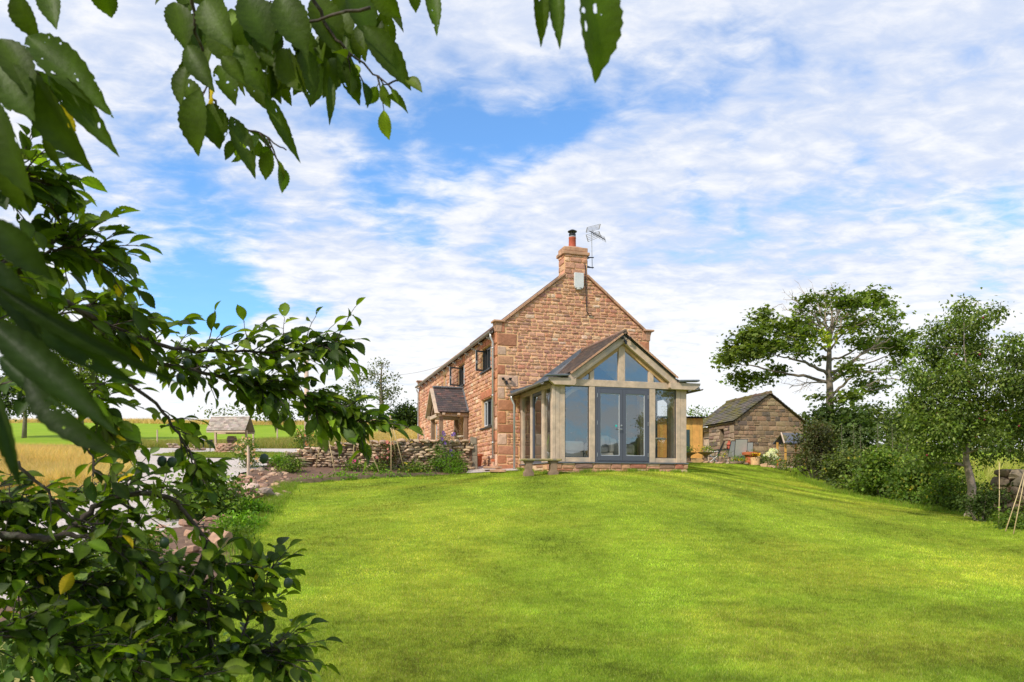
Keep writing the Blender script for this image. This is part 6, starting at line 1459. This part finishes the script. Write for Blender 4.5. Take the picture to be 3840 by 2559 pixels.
def bough(pts,r0,r1,ntw,tl,nl,leaf,fork=None,tstart=.25,up=.3,name='branch',droop=.35):
    P=[DP(a,b,Y)-NB for a,b,Y in pts]
    if fork is not None: P=[FORK[fork],FORK[fork].lerp(P[0],.5),FORK[fork].lerp(P[0],.85)]+P
    S=spline(P); n=len(S); S=[q+Vector([random.uniform(-1,1)*.004 for _ in range(3)]) for q in S]
    mb=MB(); mb.tube(S,[r0+(r1-r0)*(i/(n-1)) for i in range(n)],8)
    for k in range(ntw):
        t=tstart+(1-tstart)*random.random()**.9; i=min(int(t*(n-1)),n-2); s=S[i].lerp(S[i+1],random.random()); ax=(S[i+1]-S[i]).normalized()
        d=ax*random.uniform(.2,1)+Vector((random.uniform(-.4,.5),random.uniform(-.6,.6),random.uniform(-.75,.85)+up*.4))
        twig(mb,s,d,tl*random.uniform(.5,1.2),random.randint(max(2,nl-3),nl+1),leaf,droop)
    mb.build(name,M['plumbark'],near,smooth=True); return S
bough([(-70,560,1.55),(120,680,1.8),(280,760,2.05),(420,805,2.35),(560,808,2.55),(690,805,2.65),(775,790,2.7)],.013,.0022,84,.15,6,.062,fork=1,tstart=.33)
bough([(150,760,1.95),(300,825,2.15),(450,852,2.35),(560,880,2.5),(680,905,2.6),(760,945,2.65),(860,975,2.7)],.008,.002,84,.12,7,.060,tstart=.22,up=-.1)
bough([(230,830,2.05),(360,930,2.15),(410,1000,2.2),(440,1050,2.2),(455,1095,2.2)],.006,.0016,15,.10,6,.055,up=-.2)
bough([(-60,640,1.5),(60,600,1.6),(150,570,1.65),(215,585,1.7)],.006,.002,34,.12,7,.055,fork=1,tstart=.45)
bough([(-40,760,1.5),(120,830,1.7),(220,930,1.85),(240,1000,1.9)],.007,.002,14,.12,7,.06,fork=0,tstart=.4,up=-.1)
bough([(-60,420,1.5),(30,400,1.5),(80,410,1.55)],.005,.002,22,.10,6,.055,fork=2,tstart=.6)
# lower bough that arches over the boulders
bough([(-80,1236,1.85),(40,1234,1.88),(120,1236,1.91),(175,1205,1.94),(230,1160,1.96),(320,1133,2.0),(395,1148,2.05),(445,1200,2.08),(478,1262,2.1),(488,1330,2.1),(478,1420,2.1),(482,1500,2.1)],.0125,.003,34,.13,6,.055,fork=0,tstart=.35,up=.1)
bough([(150,1228,1.92),(240,1245,1.95),(330,1300,2.0),(420,1390,2.1),(520,1400,2.15)],.007,.002,40,.15,7,.06,tstart=.1)
bough([(482,1330,2.1),(420,1390,2.08),(400,1430,2.05),(440,1530,2.05)],.004,.002,12,.1,5,.055)
bough([(480,1500,2.1),(540,1480,2.15),(580,1400,2.2),(600,1330,2.25),(625,1320,2.3)],.005,.0018,24,.10,6,.062,up=.2)
bough([(-60,1340,1.9),(150,1380,2.0),(330,1460,2.1),(480,1510,2.15),(600,1500,2.2),(660,1540,2.2)],.008,.002,80,.15,7,.060,fork=0,tstart=.3)
bough([(-60,1460,1.8),(120,1480,1.9),(300,1540,1.95),(420,1590,2.0)],.008,.002,70,.15,7,.060,fork=0,tstart=.3)
bough([(-60,1150,1.9),(60,1180,2.0),(140,1190,2.1)],.006,.002,34,.13,7,.055,fork=0,tstart=.4)
bough([(40,1062,1.8),(110,1130,1.85),(160,1185,1.9),(235,1205,1.95)],.0045,.002,5,.08,4,.05)
bough([(105,975,1.8),(160,1010,1.82),(205,1040,1.85),(215,1095,1.85)],.004,.0015,4,.08,3,.05)
bough([(-60,1280,1.9),(60,1300,1.95),(160,1330,2.0),(260,1370,2.05)],.006,.002,58,.15,7,.058,fork=0,tstart=.35)
bough([(-60,1120,2.1),(60,1150,2.2),(180,1150,2.3),(290,1120,2.4)],.005,.002,20,.13,7,.058,fork=0,tstart=.4)
bough([(-60,900,2.0),(60,880,2.0),(160,900,2.1),(230,960,2.1)],.005,.002,10,.13,7,.058,fork=0,tstart=.4)
bough([(-60,700,1.9),(100,730,1.95),(220,700,2.0),(300,720,2.1)],.005,.002,22,.12,7,.058,fork=1,tstart=.4)
# upper twigs
bough([(435,-60,1.3),(448,60,1.35),(470,150,1.4),(490,235,1.4),(520,275,1.42),(600,310,1.45),(655,345,1.45)],.0035,.0012,5,.05,2,.05,droop=.9,up=-1)
bough([(700,-60,1.35),(745,50,1.4),(790,110,1.42),(860,170,1.45),(905,215,1.45)],.004,.0010,6,.05,2,.05,droop=.9,up=-1)
bough([(850,20,1.35),(700,45,1.38),(620,20,1.4),(550,30,1.42)],.003,.0012,8,.05,3,.05,droop=.9,up=-1)
bough([(-60,170,1.05),(40,150,1.05),(130,190,1.1)],.003,.001,3,.05,2,.05,droop=.9,up=-1)
for k in range(9): pass
HL_=[(400,5,425,100,60,1.35),(470,0,520,95,76,1.3),(430,105,480,195,52,1.35),(430,150,405,238,42,1.4),(460,205,440,350,72,1.35),(485,235,500,335,66,1.4),(530,268,585,396,44,1.4),(510,130,560,185,40,1.35),(545,105,600,205,62,1.38),(610,215,680,357,32,1.42),
(640,115,690,205,62,1.4),(700,110,715,232,50,1.4),(757,175,760,276,22,1.4),(775,120,828,236,46,1.42),(835,60,940,190,60,1.4),(860,90,905,165,36,1.42),(560,-10,620,100,84,1.35),(640,-10,700,110,80,1.35),(720,-10,780,115,74,1.4),(800,-20,860,85,64,1.4),(860,-30,915,40,52,1.4),
(985,-30,1005,62,35,1.35),(945,-30,958,26,30,1.35),(1243,-60,1245,96,36,.95),(1278,-50,1284,95,36,.95),(1355,-70,1388,171,108,.82),(236,-40,250,42,60,1.2),(112,-20,120,48,50,1.2),(35,-20,78,92,60,1.1),
(62,85,235,232,82,1.05),(112,170,256,332,56,1.05),(60,150,182,384,82,1.02),(0,90,72,205,72,1.0),(-10,150,62,255,92,1.0),(-15,220,42,440,84,.95),(108,290,132,392,28,1.05),(-5,310,42,485,70,1.0),(600,130,640,230,50,1.45),(530,20,560,120,60,1.45),(680,60,720,150,55,1.45),(590,60,650,160,60,1.45),(750,60,770,150,50,1.45),(500,150,540,230,48,1.45),(740,100,800,190,46,1.47),(480,60,545,150,60,1.47),(560,150,620,250,50,1.5),(650,180,665,245,26,1.5),(410,180,470,250,44,1.45),
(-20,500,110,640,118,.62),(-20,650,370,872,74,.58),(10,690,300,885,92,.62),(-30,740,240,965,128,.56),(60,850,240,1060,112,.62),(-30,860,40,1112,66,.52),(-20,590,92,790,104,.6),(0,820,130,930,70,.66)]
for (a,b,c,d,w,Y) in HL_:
    p=DP(a,b,Y)-NB; q=DP(c,d,Y+random.uniform(-.03,.03))-NB; v=q-p; L=v.length; W_=w*(1 if Y>.8 else .6)*1.632/F*Y
    n=Vector((random.gauss(0,.25),-1,random.gauss(.15,.25))); add_leaf(p,v,n,L,W_*1.02,jc((.048,.078,.003) if Y>.8 else (.022,.042,.005),.2))  # nearest leaves take a darker colour in place of shade
for k in range(75):
    a=random.uniform(410,900); b=random.uniform(-60,150)-(.0 if a<780 else 60); an=random.gauss(math.pi/2,.5); l=random.uniform(50,100); Y=random.uniform(1.42,1.7); w=random.uniform(26,52)
    p=DP(a,b,Y)-NB; v=DP(a+math.cos(an)*l,b+math.sin(an)*l,Y+random.uniform(-.04,.04))-NB-p; add_leaf(p,v,Vector((random.gauss(0,.4),-1,random.gauss(.2,.4))),v.length,w*1.632/F*Y,jc((.045,.072,.003),.25))
# canopy overhead, out of the frame, that shades these boughs
cm=MB()
for k in range(70):
    s=FORK[2]+Vector((random.uniform(-1.0,1.3),random.uniform(-2.2,.35),random.uniform(.5,1.7))); twig(cm,s,(random.uniform(-1,1),random.uniform(-1,1),random.uniform(-.3,.5)),.3,10,.075,r=.003)
cm.build('branch',M['plumbark'],near)
n=len(LP); cc=cols(NEARP,n,.3); 
for i,c in enumerate(LC):
    if c is not None: cc[i]=c
yi=rng.choice(n,max(8,n//110),replace=False); 
for i in yi:
    if LC[i] is None: cc[i]=(.50,.36,.02)
o=leaves_mesh('foliage',LP,LD,LN,np.array(LL),np.array(LW),cc,T_NEAR,M['nearleaf'],near)
M['plumskin']=mat('unripe_plum',(.022,.045,.022),.5,ns=12,na=.2,spec=.4)
for (a,b,Y) in ((662,1340,2.0),(415,870,2.2),(560,870,2.45),(570,878,2.5),(955/1.632,1395/1.632,2.3),(720,880,2.6),(990/1.632,1720/1.632,2.1),(430,835,2.2),(372,1060*1.0,2.0),(395,1062,2.0),(378,1247,1.95),(540,1490,2.1),(320,1330,1.95),(345,1335,1.95),(660,780,2.6),(735,780,2.65),(300,1500,1.9),(325,1505,1.9)):
    p=MB(); p.lathe([(.002,-.016),(.009,-.011),(.0125,0),(.010,.010),(.003,.014)],12); q=p.build('plum',M['plumskin'],near,smooth=True); q.location=DP(a,b,Y)-NB; q.rotation_euler=(.2,.3,0)
# undergrowth at the foot of the tree, lower left corner
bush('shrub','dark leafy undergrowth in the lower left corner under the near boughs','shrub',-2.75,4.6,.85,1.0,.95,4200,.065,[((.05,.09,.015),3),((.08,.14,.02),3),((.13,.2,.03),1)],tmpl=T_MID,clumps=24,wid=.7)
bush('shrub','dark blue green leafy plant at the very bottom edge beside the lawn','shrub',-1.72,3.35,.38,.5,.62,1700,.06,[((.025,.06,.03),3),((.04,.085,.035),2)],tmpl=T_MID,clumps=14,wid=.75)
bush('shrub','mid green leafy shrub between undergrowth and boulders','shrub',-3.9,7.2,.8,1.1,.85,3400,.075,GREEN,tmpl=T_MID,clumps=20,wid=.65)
bush('shrub','leafy green shrub on the bank behind the arching bough','shrub',-4.9,9.4,.7,.9,.75,2600,.08,GREEN,tmpl=T_MID,clumps=18,wid=.65)
